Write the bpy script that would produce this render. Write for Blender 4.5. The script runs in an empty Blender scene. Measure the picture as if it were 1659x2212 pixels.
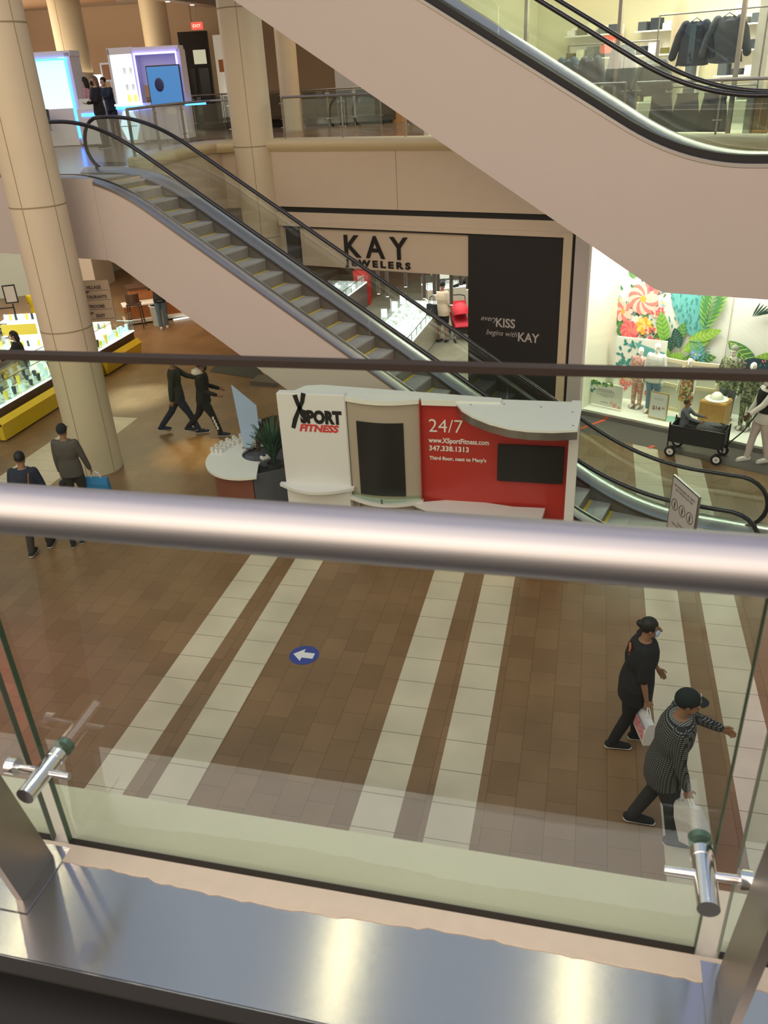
import bpy, bmesh, math, random
from mathutils import Vector, Matrix
from mathutils.geometry import tessellate_polygon
PI = math.pi
R = math.radians
SC = bpy.context.scene
COL = SC.collection
rnd = random.Random(7)

# ------------------------------------------------------------------ camera, world, lights, exposure
F2 = 5.2                                    # height of the second floor above the ground floor
cam_d = bpy.data.cameras.new('camera')
cam = bpy.data.objects.new('camera', cam_d)
COL.objects.link(cam)
cam_d.sensor_fit = 'VERTICAL'
cam_d.sensor_height = 36.0
cam_d.lens = 1769.0 / 2212.0 * 36.0
cam_d.clip_start = 0.02
cam_d.clip_end = 300
cam_d.dof.use_dof = True
cam_d.dof.focus_distance = 12.0
cam_d.dof.aperture_fstop = 10.5
rx_ = Vector((0.97248391, 0.22795346, -0.04808608))
dn_ = Vector((0.06673016, -0.47030902, -0.87997529))
fw_ = Vector((-0.22320873, 0.85255302, -0.47257932))
cam.matrix_world = Matrix(((rx_.x, -dn_.x, -fw_.x, 0.0), (rx_.y, -dn_.y, -fw_.y, 0.0),
                           (rx_.z, -dn_.z, -fw_.z, F2 + 1.45), (0, 0, 0, 1)))
SC.camera = cam
SC.view_settings.view_transform = 'Standard'
SC.view_settings.look = 'None'
SC.view_settings.exposure = 0.0
SC.view_settings.gamma = 1.0
SC.view_settings.use_curve_mapping = False

wld = bpy.data.worlds.new('world')
SC.world = wld
wld.use_nodes = True
bg = wld.node_tree.nodes['Background']
_nt = wld.node_tree
_tc = _nt.nodes.new('ShaderNodeTexCoord')
_sp = _nt.nodes.new('ShaderNodeSeparateXYZ')
_rp = _nt.nodes.new('ShaderNodeValToRGB')
_nt.links.new(_tc.outputs['Generated'], _sp.inputs[0])
_nt.links.new(_sp.outputs[2], _rp.inputs[0])
_nt.links.new(_rp.outputs[0], bg.inputs[0])
_rp.color_ramp.elements[0].position = 0.15
_rp.color_ramp.elements[0].color = (1.0, .78, .56, 1)
_rp.color_ramp.elements[1].position = 0.75
_rp.color_ramp.elements[1].color = (.62, .72, 1.08, 1)
bg.inputs[1].default_value = 0.60


def area(name, loc, size, power, color, aim=None, shape='RECTANGLE', size_y=None, spread=None):
    d = bpy.data.lights.new(name, 'AREA')
    d.energy = power
    d.color = color
    d.shape = shape
    d.size = size
    if size_y:
        d.size_y = size_y
    if spread:
        d.spread = spread
    o = bpy.data.objects.new(name, d)
    COL.objects.link(o)
    o.location = loc
    if aim is not None:
        v = Vector(aim) - Vector(loc)
        o.rotation_euler = v.to_track_quat('-Z', 'Y').to_euler()
    return o


def spot(name, loc, aim, power, color, ang, blend=0.5, rad=0.08):
    d = bpy.data.lights.new(name, 'SPOT')
    d.energy = power
    d.color = color
    d.spot_size = R(ang)
    d.spot_blend = blend
    d.shadow_soft_size = rad
    o = bpy.data.objects.new(name, d)
    COL.objects.link(o)
    o.location = loc
    v = Vector(aim) - Vector(loc)
    o.rotation_euler = v.to_track_quat('-Z', 'Y').to_euler()
    return o


WARM = (1.0, 0.80, 0.56)
NEUT = (1.0, 0.93, 0.82)
COOL = (0.86, 0.94, 1.0)
# atrium lights high above the void, plus an added fill from the walkway side
area('atrium_lamp_a', (-3.0, -3.0, 15.0), 20, 1100, (1, .82, .60), (-2.5, 9.0, 0), size_y=12)
area('atrium_lamp_b', (-14.0, 2.0, 13.5), 9, 380, WARM, (-8.0, 13.0, 1), size_y=7)
area('walkway_fill', (-3.5, -5.0, 8.8), 14, 620, (1, .83, .64), (-3.0, 18.0, 4.0), size_y=5)  # unseen fill added behind the camera to lift the shadowed fascia wall
spot('red_shop_lamp', (-9.0, 5.5, 3.4), (-7.3, 6.4, 0), 260, (1, .10, .12), 62, 1.0, .3)
# ground floor ceiling lights below the second floor
area('ceiling_lamp_ground_a', (-13.5, 21.0, 3.85), 5, 240, WARM, (-13.5, 21.0, 0), size_y=8)
area('ceiling_lamp_ground_b', (-18.5, 23.5, 3.85), 5, 420, NEUT, (-19.5, 24.5, 0), size_y=6)
area('jewelry_ceiling_lamp', (-4.0, 22.0, 3.8), 5, 330, (1, .97, .90), (-4.0, 22.0, 0), size_y=6)
area('window_lamp', (2.2, 16.65, 3.75), 4.2, 165, (1, .98, .90), (2.3, 17.0, 0), size_y=0.7)
area('window_wash', (0.9, 16.9, 3.7), 2.0, 34, (1, .98, .90), (1.4, 17.6, 1.4), size_y=0.4)
# second floor ceiling lights, an added upward fill, and floor spots
area('ceiling_upfill', (-20.0, 29.0, 7.9), 7, 300, WARM, (-19.0, 29.0, 12), size_y=7)  # no fixture here: added to throw light up onto the coffered ceiling
area('ceiling_lamp_second_a', (-21.5, 27.0, 9.0), 7, 700, WARM, (-17.5, 31.0, 5), size_y=8)
area('ceiling_lamp_second_b', (-4.0, 27.0, 8.6), 8, 250, WARM, (-4.0, 27.0, 5), size_y=8)
area('clothes_shop_ceiling_lamp', (2.5, 20.0, 8.9), 7, 760, (1, .95, .78), (2.5, 20.0, 5), size_y=4)
spot('downlight_warm_floor', (-8.3, 14.6, 3.8), (-7.55, 13.95, 0), 600, (1, .66, .22), 30, 1.0, 0.1)
spot('cool_floor_reflection_spot', (-10.5, 17.9, 3.85), (-10.45, 16.9, 0), 1300, (.80, .90, 1), 32, 1.0, 0.1)  # added spot; its cool pool imitates a reflection on the glossy floor

# ------------------------------------------------------------------ materials
def mat(name, col, rough=0.6, metal=0.0, emit=0.0, ecol=None, noise=0.0, nscale=20.0, spec=0.5, coat=0.0, bump=0.0, bscale=60.0):
    m = bpy.data.materials.new(name)
    m.use_nodes = True
    nt = m.node_tree
    b = nt.nodes['Principled BSDF']
    b.inputs['Base Color'].default_value = (*col, 1)
    b.inputs['Roughness'].default_value = rough
    b.inputs['Metallic'].default_value = metal
    b.inputs['Specular IOR Level'].default_value = spec
    b.inputs['Coat Weight'].default_value = coat
    if emit:
        b.inputs['Emission Color'].default_value = (*(ecol or col), 1)
        b.inputs['Emission Strength'].default_value = emit
    tc = None
    if noise or bump:
        tc = nt.nodes.new('ShaderNodeTexCoord')
    if noise:
        n = nt.nodes.new('ShaderNodeTexNoise')
        n.inputs['Scale'].default_value = nscale
        n.inputs['Detail'].default_value = 3
        nt.links.new(tc.outputs['Object'], n.inputs['Vector'])
        mx = nt.nodes.new('ShaderNodeMix')
        mx.data_type = 'RGBA'
        nt.links.new(n.outputs['Fac'], mx.inputs['Factor'])
        a = [max(0, c * (1 - noise)) for c in col]
        c2 = [min(1, c * (1 + noise)) for c in col]
        mx.inputs[6].default_value = (*a, 1)
        mx.inputs[7].default_value = (*c2, 1)
        nt.links.new(mx.outputs[2], b.inputs['Base Color'])
    if bump:
        n2 = nt.nodes.new('ShaderNodeTexNoise')
        n2.inputs['Scale'].default_value = bscale
        nt.links.new(tc.outputs['Object'], n2.inputs['Vector'])
        bp = nt.nodes.new('ShaderNodeBump')
        bp.inputs['Strength'].default_value = bump
        bp.inputs['Distance'].default_value = 0.01
        nt.links.new(n2.outputs['Fac'], bp.inputs['Height'])
        nt.links.new(bp.outputs['Normal'], b.inputs['Normal'])
    return m


def glass_mat(name, tint=(.93, .97, .95), refl=0.06, rough=0.0, gcol=(1, 1, 1), fm=0.3):
    m = bpy.data.materials.new(name)
    m.use_nodes = True
    nt = m.node_tree
    nt.nodes.clear()
    out = nt.nodes.new('ShaderNodeOutputMaterial')
    mix = nt.nodes.new('ShaderNodeMixShader')
    tr = nt.nodes.new('ShaderNodeBsdfTransparent')
    gl = nt.nodes.new('ShaderNodeBsdfGlossy')
    lw = nt.nodes.new('ShaderNodeLayerWeight')
    lw.inputs['Blend'].default_value = 0.25
    ma = nt.nodes.new('ShaderNodeMath')
    ma.operation = 'MULTIPLY_ADD'
    ma.inputs[1].default_value = fm
    ma.inputs[2].default_value = refl
    nt.links.new(lw.outputs['Fresnel'], ma.inputs[0])
    tr.inputs[0].default_value = (*tint, 1)
    gl.inputs[0].default_value = (*gcol, 1)
    gl.inputs[1].default_value = rough
    nt.links.new(ma.outputs[0], mix.inputs[0])
    nt.links.new(tr.outputs[0], mix.inputs[1])
    nt.links.new(gl.outputs[0], mix.inputs[2])
    nt.links.new(mix.outputs[0], out.inputs[0])
    return m


M = {}
M['beige'] = mat('beige_plaster', (.60, .50, .38), .65, noise=.03, nscale=3)
M['column'] = mat('cream_column', (.62, .53, .37), .5, noise=.03, nscale=4)
M['seam'] = mat('column_seam', (.30, .24, .14), .8)
M['bullnose'] = mat('cream_ledge', (.60, .50, .30), .45, noise=.03)
M['pink'] = mat('pinkish_cladding', (.53, .465, .41), .6, noise=.02, nscale=2)
M['lilac'] = mat('pale_pilaster', (.52, .48, .46), .6)
M['white'] = mat('white_laminate', (.78, .75, .74), .35, noise=.02)
M['whitetop'] = mat('white_gloss_top', (.80, .79, .72), .3)
M['steel'] = mat('brushed_steel', (.47, .46, .45), .28, 1.0)
M['steel_d'] = mat('dark_steel', (.30, .29, .28), .4, 1.0)
M['steel_m'] = mat('mirror_steel', (.75, .75, .75), .15, 1.0)
M['black'] = mat('black_satin', (.012, .012, .012), .35)
M['rubber'] = mat('black_rubber_handrail', (.010, .010, .011), .22, spec=.6)
M['blackm'] = mat('matt_black', (.016, .015, .014), .7)
M['dark'] = mat('charcoal', (.045, .043, .042), .5)
M['grey'] = mat('mid_grey', (.22, .21, .20), .6)
M['step'] = mat('ribbed_step_metal', (.50, .47, .44), .45, .12, noise=.12, nscale=9)
M['riser'] = mat('riser_metal', (.26, .235, .21), .5, .1, noise=.15, nscale=9)
M['yellow'] = mat('yellow_paint', (.95, .66, .02), .5)
M['yellowk'] = mat('yellow_kiosk_panel', (.72, .50, .015), .4)
M['skirt'] = mat('escalator_skirt', (.16, .14, .125), .4, .5)
M['red'] = mat('red_gloss_panel', (.46, .035, .025), .25, noise=.05, nscale=2)
M['redtxt'] = mat('red_lettering', (.65, .05, .05), .5)
M['taupe'] = mat('taupe_panel', (.44, .36, .29), .4)
M['wood'] = mat('orange_brown_wood', (.36, .13, .04), .4, noise=.25, nscale=12)
M['dwood'] = mat('dark_brown_wood', (.09, .045, .025), .45, noise=.2, nscale=12)
M['redwood'] = mat('red_brown_laminate', (.22, .075, .05), .35)
M['smoke'] = mat('smoky_counter', (.09, .095, .11), .2)
M['screen'] = mat('dark_screen', (.02, .019, .018), .25, spec=.4)
M['brownwall'] = mat('brown_plaster', (.48, .35, .245), .8, noise=.04, nscale=2)
M['cof'] = mat('dark_coffer', (.22, .13, .07), .8)
M['ceil'] = mat('pale_ceiling', (.60, .53, .46), .8)
M['mat'] = mat('dark_green_mat', (.075, .075, .066), .9, noise=.15, nscale=40)
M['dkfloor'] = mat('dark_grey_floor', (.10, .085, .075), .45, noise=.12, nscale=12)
M['glass'] = glass_mat('clear_glass')
M['glassg'] = glass_mat('rail_glass', (.90, .955, .89), .008, gcol=(.7, .75, .9), fm=.14)
M['glassw'] = glass_mat('shop_glass', (.97, .985, .97), .02)
M['gedge'] = mat('glass_edge', (.03, .022, .018), .5, spec=.12)
M['bluelt'] = mat('blue_led', (.05, .25, 1), .5, emit=7, ecol=(.03, .22, 1.0))
M['bluelt2'] = mat('violet_led', (.25, .2, 1), .5, emit=6, ecol=(.22, .20, 1.0))
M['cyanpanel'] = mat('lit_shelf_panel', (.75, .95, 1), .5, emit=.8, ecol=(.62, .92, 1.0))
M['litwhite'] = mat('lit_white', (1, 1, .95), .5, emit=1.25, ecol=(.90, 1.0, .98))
M['lamp'] = mat('lamp_glow', (1, .9, .7), .5, emit=170, ecol=(1, .80, .52))
M['lampc'] = mat('cool_lamp_glow', (1, .98, .95), .5, emit=9, ecol=(1, .97, .92))
M['bluescr'] = mat('blue_screen', (.05, .2, .5), .3, emit=.55, ecol=(.07, .27, .62))
M['exit'] = mat('exit_red', (1, .05, .03), .5, emit=2.5, ecol=(1, .04, .03))
M['jewel'] = None
M['plant'] = mat('plant_leaf', (.035, .09, .05), .5, noise=.3)
M['gold'] = mat('gold_frame', (.65, .45, .15), .35, .7)
M['blue'] = mat('blue_decal', (.035, .06, .30), .4)
M['wtxt'] = mat('white_lettering', (.82, .80, .78), .5)
M['gtxt'] = mat('grey_lettering', (.45, .42, .40), .5)
M['canvas'] = mat('primed_canvas', (.72, .74, .66), .7)
M['mann'] = mat('mannequin_white', (.80, .78, .68), .35)


def tile_floor():
    m = bpy.data.materials.new('brown_tile_with_cream_stripes')
    m.use_nodes = True
    nt = m.node_tree
    N = nt.nodes
    L = nt.links
    b = N['Principled BSDF']
    tc = N.new('ShaderNodeTexCoord')
    sp = N.new('ShaderNodeSeparateXYZ')
    L.new(tc.outputs['Object'], sp.inputs[0])

    def mth(op, a, b_, c=None):
        n = N.new('ShaderNodeMath')
        n.operation = op
        for i, v in enumerate((a, b_, c)):
            if v is None:
                continue
            if isinstance(v, (int, float)):
                n.inputs[i].default_value = v
            else:
                L.new(v, n.inputs[i])
        return n.outputs[0]

    def band(src, lo, hi):
        return mth('MULTIPLY', mth('GREATER_THAN', src, lo), mth('LESS_THAN', src, hi))
    X, Y = sp.outputs[0], sp.outputs[1]
    msk = None
    for lo in (-4.92, -4.17, -1.955, -1.205, 1.07, 1.82, 4.07, 4.82):
        s = band(X, lo, lo + .452)
        msk = s if msk is None else mth('ADD', msk, s)
    side = mth('MULTIPLY', band(X, -11.02, -9.75), band(Y, 8.0, 15.6))
    msk = mth('ADD', msk, side)
    br = N.new('ShaderNodeTexBrick')
    br.offset = 0.5
    br.inputs['Scale'].default_value = 1.0
    br.inputs['Brick Width'].default_value = .455
    br.inputs['Row Height'].default_value = .3033
    br.inputs['Mortar Size'].default_value = .003
    br.inputs['Mortar Smooth'].default_value = .2
    br.inputs['Color1'].default_value = (.222, .128, .058, 1)
    br.inputs['Color2'].default_value = (.268, .157, .076, 1)
    br.inputs['Mortar'].default_value = (.13, .072, .036, 1)
    mpr = N.new('ShaderNodeMapping')
    mpr.inputs['Rotation'].default_value = (0, 0, PI / 2)
    mpr.inputs['Location'].default_value = (0, .06, 0)
    L.new(tc.outputs['Object'], mpr.inputs[0])
    L.new(mpr.outputs[0], br.inputs['Vector'])
    b2 = N.new('ShaderNodeTexBrick')
    b2.offset = 0.0
    b2.inputs['Scale'].default_value = 1.0
    b2.inputs['Brick Width'].default_value = 60.0
    b2.inputs['Row Height'].default_value = .455
    b2.inputs['Mortar Size'].default_value = .0045
    b2.inputs['Color1'].default_value = (.66, .57, .41, 1)
    b2.inputs['Color2'].default_value = (.66, .57, .41, 1)
    b2.inputs['Mortar'].default_value = (.22, .17, .11, 1)
    mp = N.new('ShaderNodeMapping')
    mp.inputs['Location'].default_value = (30, 0, 0)
    L.new(tc.outputs['Object'], mp.inputs[0])
    L.new(mp.outputs[0], b2.inputs['Vector'])
    no = N.new('ShaderNodeTexNoise')
    no.inputs['Scale'].default_value = 1.2
    no.inputs['Detail'].default_value = 5
    L.new(tc.outputs['Object'], no.inputs['Vector'])
    mx = N.new('ShaderNodeMix')
    mx.data_type = 'RGBA'
    L.new(msk, mx.inputs['Factor'])
    L.new(br.outputs[0], mx.inputs[6])
    L.new(b2.outputs[0], mx.inputs[7])
    m2 = N.new('ShaderNodeMix')
    m2.data_type = 'RGBA'
    m2.blend_type = 'MULTIPLY'
    m2.inputs['Factor'].default_value = .5
    cr = N.new('ShaderNodeMapRange')
    cr.inputs[1].default_value = .3
    cr.inputs[2].default_value = .7
    cr.inputs[3].default_value = .75
    cr.inputs[4].default_value = 1.2
    L.new(no.outputs[0], cr.inputs[0])
    L.new(mx.outputs[2], m2.inputs[6])
    L.new(cr.outputs[0], m2.inputs[7])
    L.new(m2.outputs[2], b.inputs['Base Color'])
    b.inputs['Roughness'].default_value = .33
    b.inputs['Specular IOR Level'].default_value = .32
    return m


M['floor'] = tile_floor()


def brushed(name, col, rough, aniso, axis=(1, 0, 0)):
    m = bpy.data.materials.new(name)
    m.use_nodes = True
    nt = m.node_tree
    b = nt.nodes['Principled BSDF']
    b.inputs['Base Color'].default_value = (*col, 1)
    b.inputs['Metallic'].default_value = 1
    b.inputs['Roughness'].default_value = rough
    b.inputs['Anisotropic'].default_value = aniso
    c = nt.nodes.new('ShaderNodeCombineXYZ')
    for i in range(3):
        c.inputs[i].default_value = axis[i]
    nt.links.new(c.outputs[0], b.inputs['Tangent'])
    tc = nt.nodes.new('ShaderNodeTexCoord')
    mp = nt.nodes.new('ShaderNodeMapping')
    mp.inputs['Scale'].default_value = (3, 500, 500)
    no = nt.nodes.new('ShaderNodeTexNoise')
    no.inputs['Scale'].default_value = 3
    mr = nt.nodes.new('ShaderNodeMapRange')
    mr.inputs[3].default_value = rough * .9
    mr.inputs[4].default_value = rough * 1.1
    nt.links.new(tc.outputs['Object'], mp.inputs[0])
    nt.links.new(mp.outputs[0], no.inputs['Vector'])
    nt.links.new(no.outputs[0], mr.inputs[0])
    nt.links.new(mr.outputs[0], b.inputs['Roughness'])
    return m


M['sill'] = brushed('brushed_sill_steel', (.50, .485, .48), .22, .85, (0, 1, 0))
M['rail'] = brushed('brushed_handrail_steel', (.44, .43, .45), .48, .3)


def speck(name, cols, scale=40, rough=.4, emit=0.0):
    """many coloured flecks: jewellery, flower prints, foliage prints"""
    m = bpy.data.materials.new(name)
    m.use_nodes = True
    nt = m.node_tree
    b = nt.nodes['Principled BSDF']
    tc = nt.nodes.new('ShaderNodeTexCoord')
    vo = nt.nodes.new('ShaderNodeTexVoronoi')
    vo.inputs['Scale'].default_value = scale
    sp = nt.nodes.new('ShaderNodeSeparateColor')
    cr = nt.nodes.new('ShaderNodeValToRGB')
    cr.color_ramp.interpolation = 'CONSTANT'
    el = cr.color_ramp.elements
    el[0].color = (*cols[0], 1)
    el[0].position = 0
    el[1].color = (*cols[-1], 1)
    el[1].position = (len(cols) - 1) / len(cols)
    for i in range(1, len(cols) - 1):
        e = el.new(i / len(cols))
        e.color = (*cols[i], 1)
    nt.links.new(tc.outputs['Object'], vo.inputs['Vector'])
    nt.links.new(vo.outputs['Color'], sp.inputs[0])
    nt.links.new(sp.outputs[0], cr.inputs[0])
    nt.links.new(cr.outputs[0], b.inputs['Base Color'])
    b.inputs['Roughness'].default_value = rough
    if emit:
        nt.links.new(cr.outputs[0], b.inputs['Emission Color'])
        b.inputs['Emission Strength'].default_value = emit
    return m


def banded(name, c1, c2, scale, axis='Z', thick=.5, rough=.8, dash=0.0):
    m = bpy.data.materials.new(name)
    m.use_nodes = True
    nt = m.node_tree
    b = nt.nodes['Principled BSDF']
    tc = nt.nodes.new('ShaderNodeTexCoord')
    sp = nt.nodes.new('ShaderNodeSeparateXYZ')
    nt.links.new(tc.outputs['Object'], sp.inputs[0])

    def frac(sock, sc, lim):
        a = nt.nodes.new('ShaderNodeMath')
        a.operation = 'MULTIPLY'
        a.inputs[1].default_value = sc
        nt.links.new(sock, a.inputs[0])
        f = nt.nodes.new('ShaderNodeMath')
        f.operation = 'FRACT'
        nt.links.new(a.outputs[0], f.inputs[0])
        g = nt.nodes.new('ShaderNodeMath')
        g.operation = 'GREATER_THAN'
        g.inputs[1].default_value = lim
        nt.links.new(f.outputs[0], g.inputs[0])
        return g.outputs[0]
    o = frac(sp.outputs['XYZ'.index(axis)], scale, thick)
    if dash:
        ad = nt.nodes.new('ShaderNodeMath')
        ad.operation = 'ADD'
        nt.links.new(sp.outputs[0], ad.inputs[0])
        nt.links.new(sp.outputs[1], ad.inputs[1])
        o2 = frac(ad.outputs[0], dash, .35)
        mu = nt.nodes.new('ShaderNodeMath')
        mu.operation = 'MULTIPLY'
        nt.links.new(o, mu.inputs[0])
        nt.links.new(o2, mu.inputs[1])
        o = mu.outputs[0]
    mx = nt.nodes.new('ShaderNodeMix')
    mx.data_type = 'RGBA'
    nt.links.new(o, mx.inputs['Factor'])
    mx.inputs[6].default_value = (*c1, 1)
    mx.inputs[7].default_value = (*c2, 1)
    nt.links.new(mx.outputs[2], b.inputs['Base Color'])
    b.inputs['Roughness'].default_value = rough
    return m


# ------------------------------------------------------------------ mesh helpers
class MB:
    """collects shapes and links them as one mesh object"""

    def __init__(self):
        self.b = bmesh.new()

    def box(self, c, s, rz=0.0, m=None, bev=0.0):
        T = Matrix.Translation(Vector(c)) @ Matrix.Rotation(rz, 4, 'Z')
        if m is not None:
            T = m @ T
        r = bmesh.ops.create_cube(self.b, size=1.0, matrix=T @ Matrix.Diagonal((s[0], s[1], s[2], 1)))
        if bev:
            es = list({e for v in r['verts'] for e in v.link_edges})
            bmesh.ops.bevel(self.b, geom=es, offset=bev, segments=2, affect='EDGES', clamp_overlap=True)
        return self

    def cyl(self, p0, p1, r0, r1=None, n=16, caps=True):
        p0, p1 = Vector(p0), Vector(p1)
        r1 = r0 if r1 is None else r1
        d = p1 - p0
        q = d.to_track_quat('Z', 'Y').to_matrix().to_4x4()
        T = Matrix.Translation((p0 + p1) / 2) @ q
        bmesh.ops.create_cone(self.b, cap_ends=caps, segments=n, radius1=r0, radius2=r1, depth=d.length, matrix=T)
        return self

    def sph(self, c, s, n=16, rot=None):
        T = Matrix.Translation(Vector(c))
        if rot is not None:
            T = T @ rot
        bmesh.ops.create_uvsphere(self.b, u_segments=n, v_segments=max(6, n // 2), radius=1.0,
                                  matrix=T @ Matrix.Diagonal((s[0], s[1], s[2], 1)))
        return self

    def poly(self, pts):
        vs = [self.b.verts.new(p) for p in pts]
        self.b.faces.new(vs)
        return self

    def prism(self, pts, z0, z1, ax='Z'):
        """polygon (a,b) extruded along ax between z0 and z1"""
        def P(a, b_, c):
            return {'Z': (a, b_, c), 'Y': (a, c, b_), 'X': (c, a, b_)}[ax]
        lo = [self.b.verts.new(P(a, b_, z0)) for a, b_ in pts]
        hi = [self.b.verts.new(P(a, b_, z1)) for a, b_ in pts]
        n = len(pts)
        if n <= 4:
            self.b.faces.new(lo)
            self.b.faces.new(hi)
        else:
            for tri in tessellate_polygon([[Vector((p[0], p[1], 0)) for p in pts]]):
                try:
                    self.b.faces.new([lo[k] for k in tri])
                    self.b.faces.new([hi[k] for k in tri])
                except ValueError:
                    pass
        for i in range(n):
            self.b.faces.new((lo[i], lo[(i + 1) % n], hi[(i + 1) % n], hi[i]))
        return self

    def rings(self, rs, close=True, cap=True):
        """skin consecutive rings of points"""
        V = [[self.b.verts.new(p) for p in r] for r in rs]
        n = len(V[0])
        for a, c in zip(V, V[1:]):
            for i in range(n if close else n - 1):
                j = (i + 1) % n
                self.b.faces.new((a[i], a[j], c[j], c[i]))
        if cap and close:
            self.b.faces.new(V[0][::-1])
            self.b.faces.new(V[-1])
        return self

    def tube(self, pts, rad, n=10, closed=False):
        pts = [Vector(p) for p in pts]
        if not isinstance(rad, (list, tuple)):
            rad = [rad] * len(pts)
        rs = []
        up = None
        for i, p in enumerate(pts):
            if closed:
                t = pts[(i + 1) % len(pts)] - pts[i - 1]
            else:
                t = pts[min(i + 1, len(pts) - 1)] - pts[max(i - 1, 0)]
            if t.length < 1e-9:
                t = Vector((0, 0, 1))
            t.normalize()
            if up is None:
                up = Vector((0, 0, 1)) if abs(t.z) < .9 else Vector((0, 1, 0))
            sx = t.cross(up)
            if sx.length < 1e-6:
                sx = t.orthogonal()
            sx.normalize()
            up = sx.cross(t).normalized()
            r = rad[i]
            rs.append([p + (sx * math.cos(2 * PI * k / n) + up * math.sin(2 * PI * k / n)) * r for k in range(n)])
        if closed:
            rs.append(rs[0])
            self.rings(rs, cap=False)
            bmesh.ops.remove_doubles(self.b, verts=self.b.verts, dist=1e-6)
        else:
            self.rings(rs)
        return self

    def lathe(self, prof, c=(0, 0, 0), n=24):
        rs = [[(c[0] + r * math.cos(2 * PI * k / n), c[1] + r * math.sin(2 * PI * k / n), c[2] + z) for k in range(n)]
              for r, z in prof]
        self.rings(rs)
        return self

    def limb(self, pts, rad, n=12):
        """rounded tapering tube through joints"""
        pts = [Vector(p) for p in pts]
        P, Q = [], []
        a = (pts[0] - pts[1]).normalized()
        r = rad[0]
        for k in (1.0, .85, .5):
            P.append(pts[0] + a * r * k)
            Q.append(r * math.sqrt(max(0.02, 1 - k * k)))
        for p, q in zip(pts, rad):
            P.append(p)
            Q.append(q)
        a = (pts[-1] - pts[-2]).normalized()
        r = rad[-1]
        for k in (.5, .85, 1.0):
            P.append(pts[-1] + a * r * k)
            Q.append(r * math.sqrt(max(0.02, 1 - k * k)))
        return self.tube(P, Q, n)

    def build(self, name, material, parent=None, smooth=False, loc=None):
        bmesh.ops.recalc_face_normals(self.b, faces=self.b.faces)
        me = bpy.data.meshes.new(name)
        self.b.to_mesh(me)
        self.b.free()
        if smooth:
            for p in me.polygons:
                p.use_smooth = True
            if smooth != 'all':
                try:
                    me.set_sharp_from_angle(angle=R(40))
                except Exception:
                    pass
        if material is not None:
            me.materials.append(material)
        o = bpy.data.objects.new(name, me)
        COL.objects.link(o)
        if parent is not None:
            o.parent = parent
        if loc is not None:
            o.location = loc
        return o


def tag(o, label, cat, group=None, kind=None):
    if label:
        o['label'] = label
    if cat:
        o['category'] = cat
    if group:
        o['group'] = group
    if kind:
        o['kind'] = kind
    return o


def thing(name, label, cat, loc=(0, 0, 0), rz=0.0, group=None):
    o = bpy.data.objects.new(name, None)
    COL.objects.link(o)
    o.location = loc
    o.rotation_euler = (0, 0, rz)
    return tag(o, label, cat, group)


def struct(o):
    o['kind'] = 'structure'
    return o


def clone(root, loc, rz=None, label=None, group=None):
    r = root.copy()
    COL.objects.link(r)
    r.location = loc
    if rz is not None:
        r.rotation_euler = (0, 0, rz)
    if label:
        r['label'] = label
    if group:
        r['group'] = group
    for ch in list(root.children):
        c = ch.copy()
        COL.objects.link(c)
        c.parent = r
        for g in list(ch.children):
            d = g.copy()
            COL.objects.link(d)
            d.parent = c
    return r


def text(name, s, size, loc, material, parent=None, rot=(PI / 2, 0, 0), extrude=.003, offset=0.0, shear=0.0, align='LEFT',
         sx=1.0, sy=1.0, space=1.0):
    c = bpy.data.curves.new(name, 'FONT')
    c.body = s
    c.size = size
    c.extrude = extrude
    c.offset = offset
    c.shear = shear
    c.align_x = align
    c.space_character = space
    c.resolution_u = 3
    t = bpy.data.objects.new(name + '_curve', c)
    COL.objects.link(t)
    dg = bpy.context.evaluated_depsgraph_get()
    me = bpy.data.meshes.new_from_object(t.evaluated_get(dg))
    bpy.data.objects.remove(t)
    me.materials.clear()
    me.materials.append(material)
    me.transform(Matrix.Diagonal((sx, sy, 1, 1)))
    me.transform(Matrix(Matrix.Translation(Vector(loc)) @ (Matrix.Rotation(rot[2], 4, 'Z') @ Matrix.Rotation(rot[1], 4, 'Y') @ Matrix.Rotation(rot[0], 4, 'X'))))
    me.name = name
    o = bpy.data.objects.new(name, me)
    COL.objects.link(o)
    if parent is not None:
        o.parent = parent
    return o


def arc(cx_, cy_, r, a0, a1, n):
    return [(cx_ + r * math.cos(R(a0 + (a1 - a0) * i / n)), cy_ + r * math.sin(R(a0 + (a1 - a0) * i / n))) for i in range(n + 1)]


# frames of the far walls and of the escalators (x along, y away)
AK = R(-15.5)
OK = Vector((-.1, 17.1, 0))
AW = R(-26.1)
OW = Vector((.01, 16.95, 0))
AE = R(-14.5)


def fr(o, a, x, y, z=0.0):
    return (o.x + x * math.cos(a) - y * math.sin(a), o.y + x * math.sin(a) + y * math.cos(a), o.z + z)


def K_(x, y, z=0.0):
    return fr(OK, AK, x, y, z)


def W_(x, y, z=0.0):
    return fr(OW, AW, x, y, z)


def E_(s, v, z=0.0):
    return fr(Vector((0, 0, 0)), AE, -s, v, z)
# ------------------------------------------------------------------ the setting
b = MB()
b.prism([(-45, -12), (14, -12), (14, 50), (-45, 50)], -.2, 0)
struct(b.build('floor', M['floor']))

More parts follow.
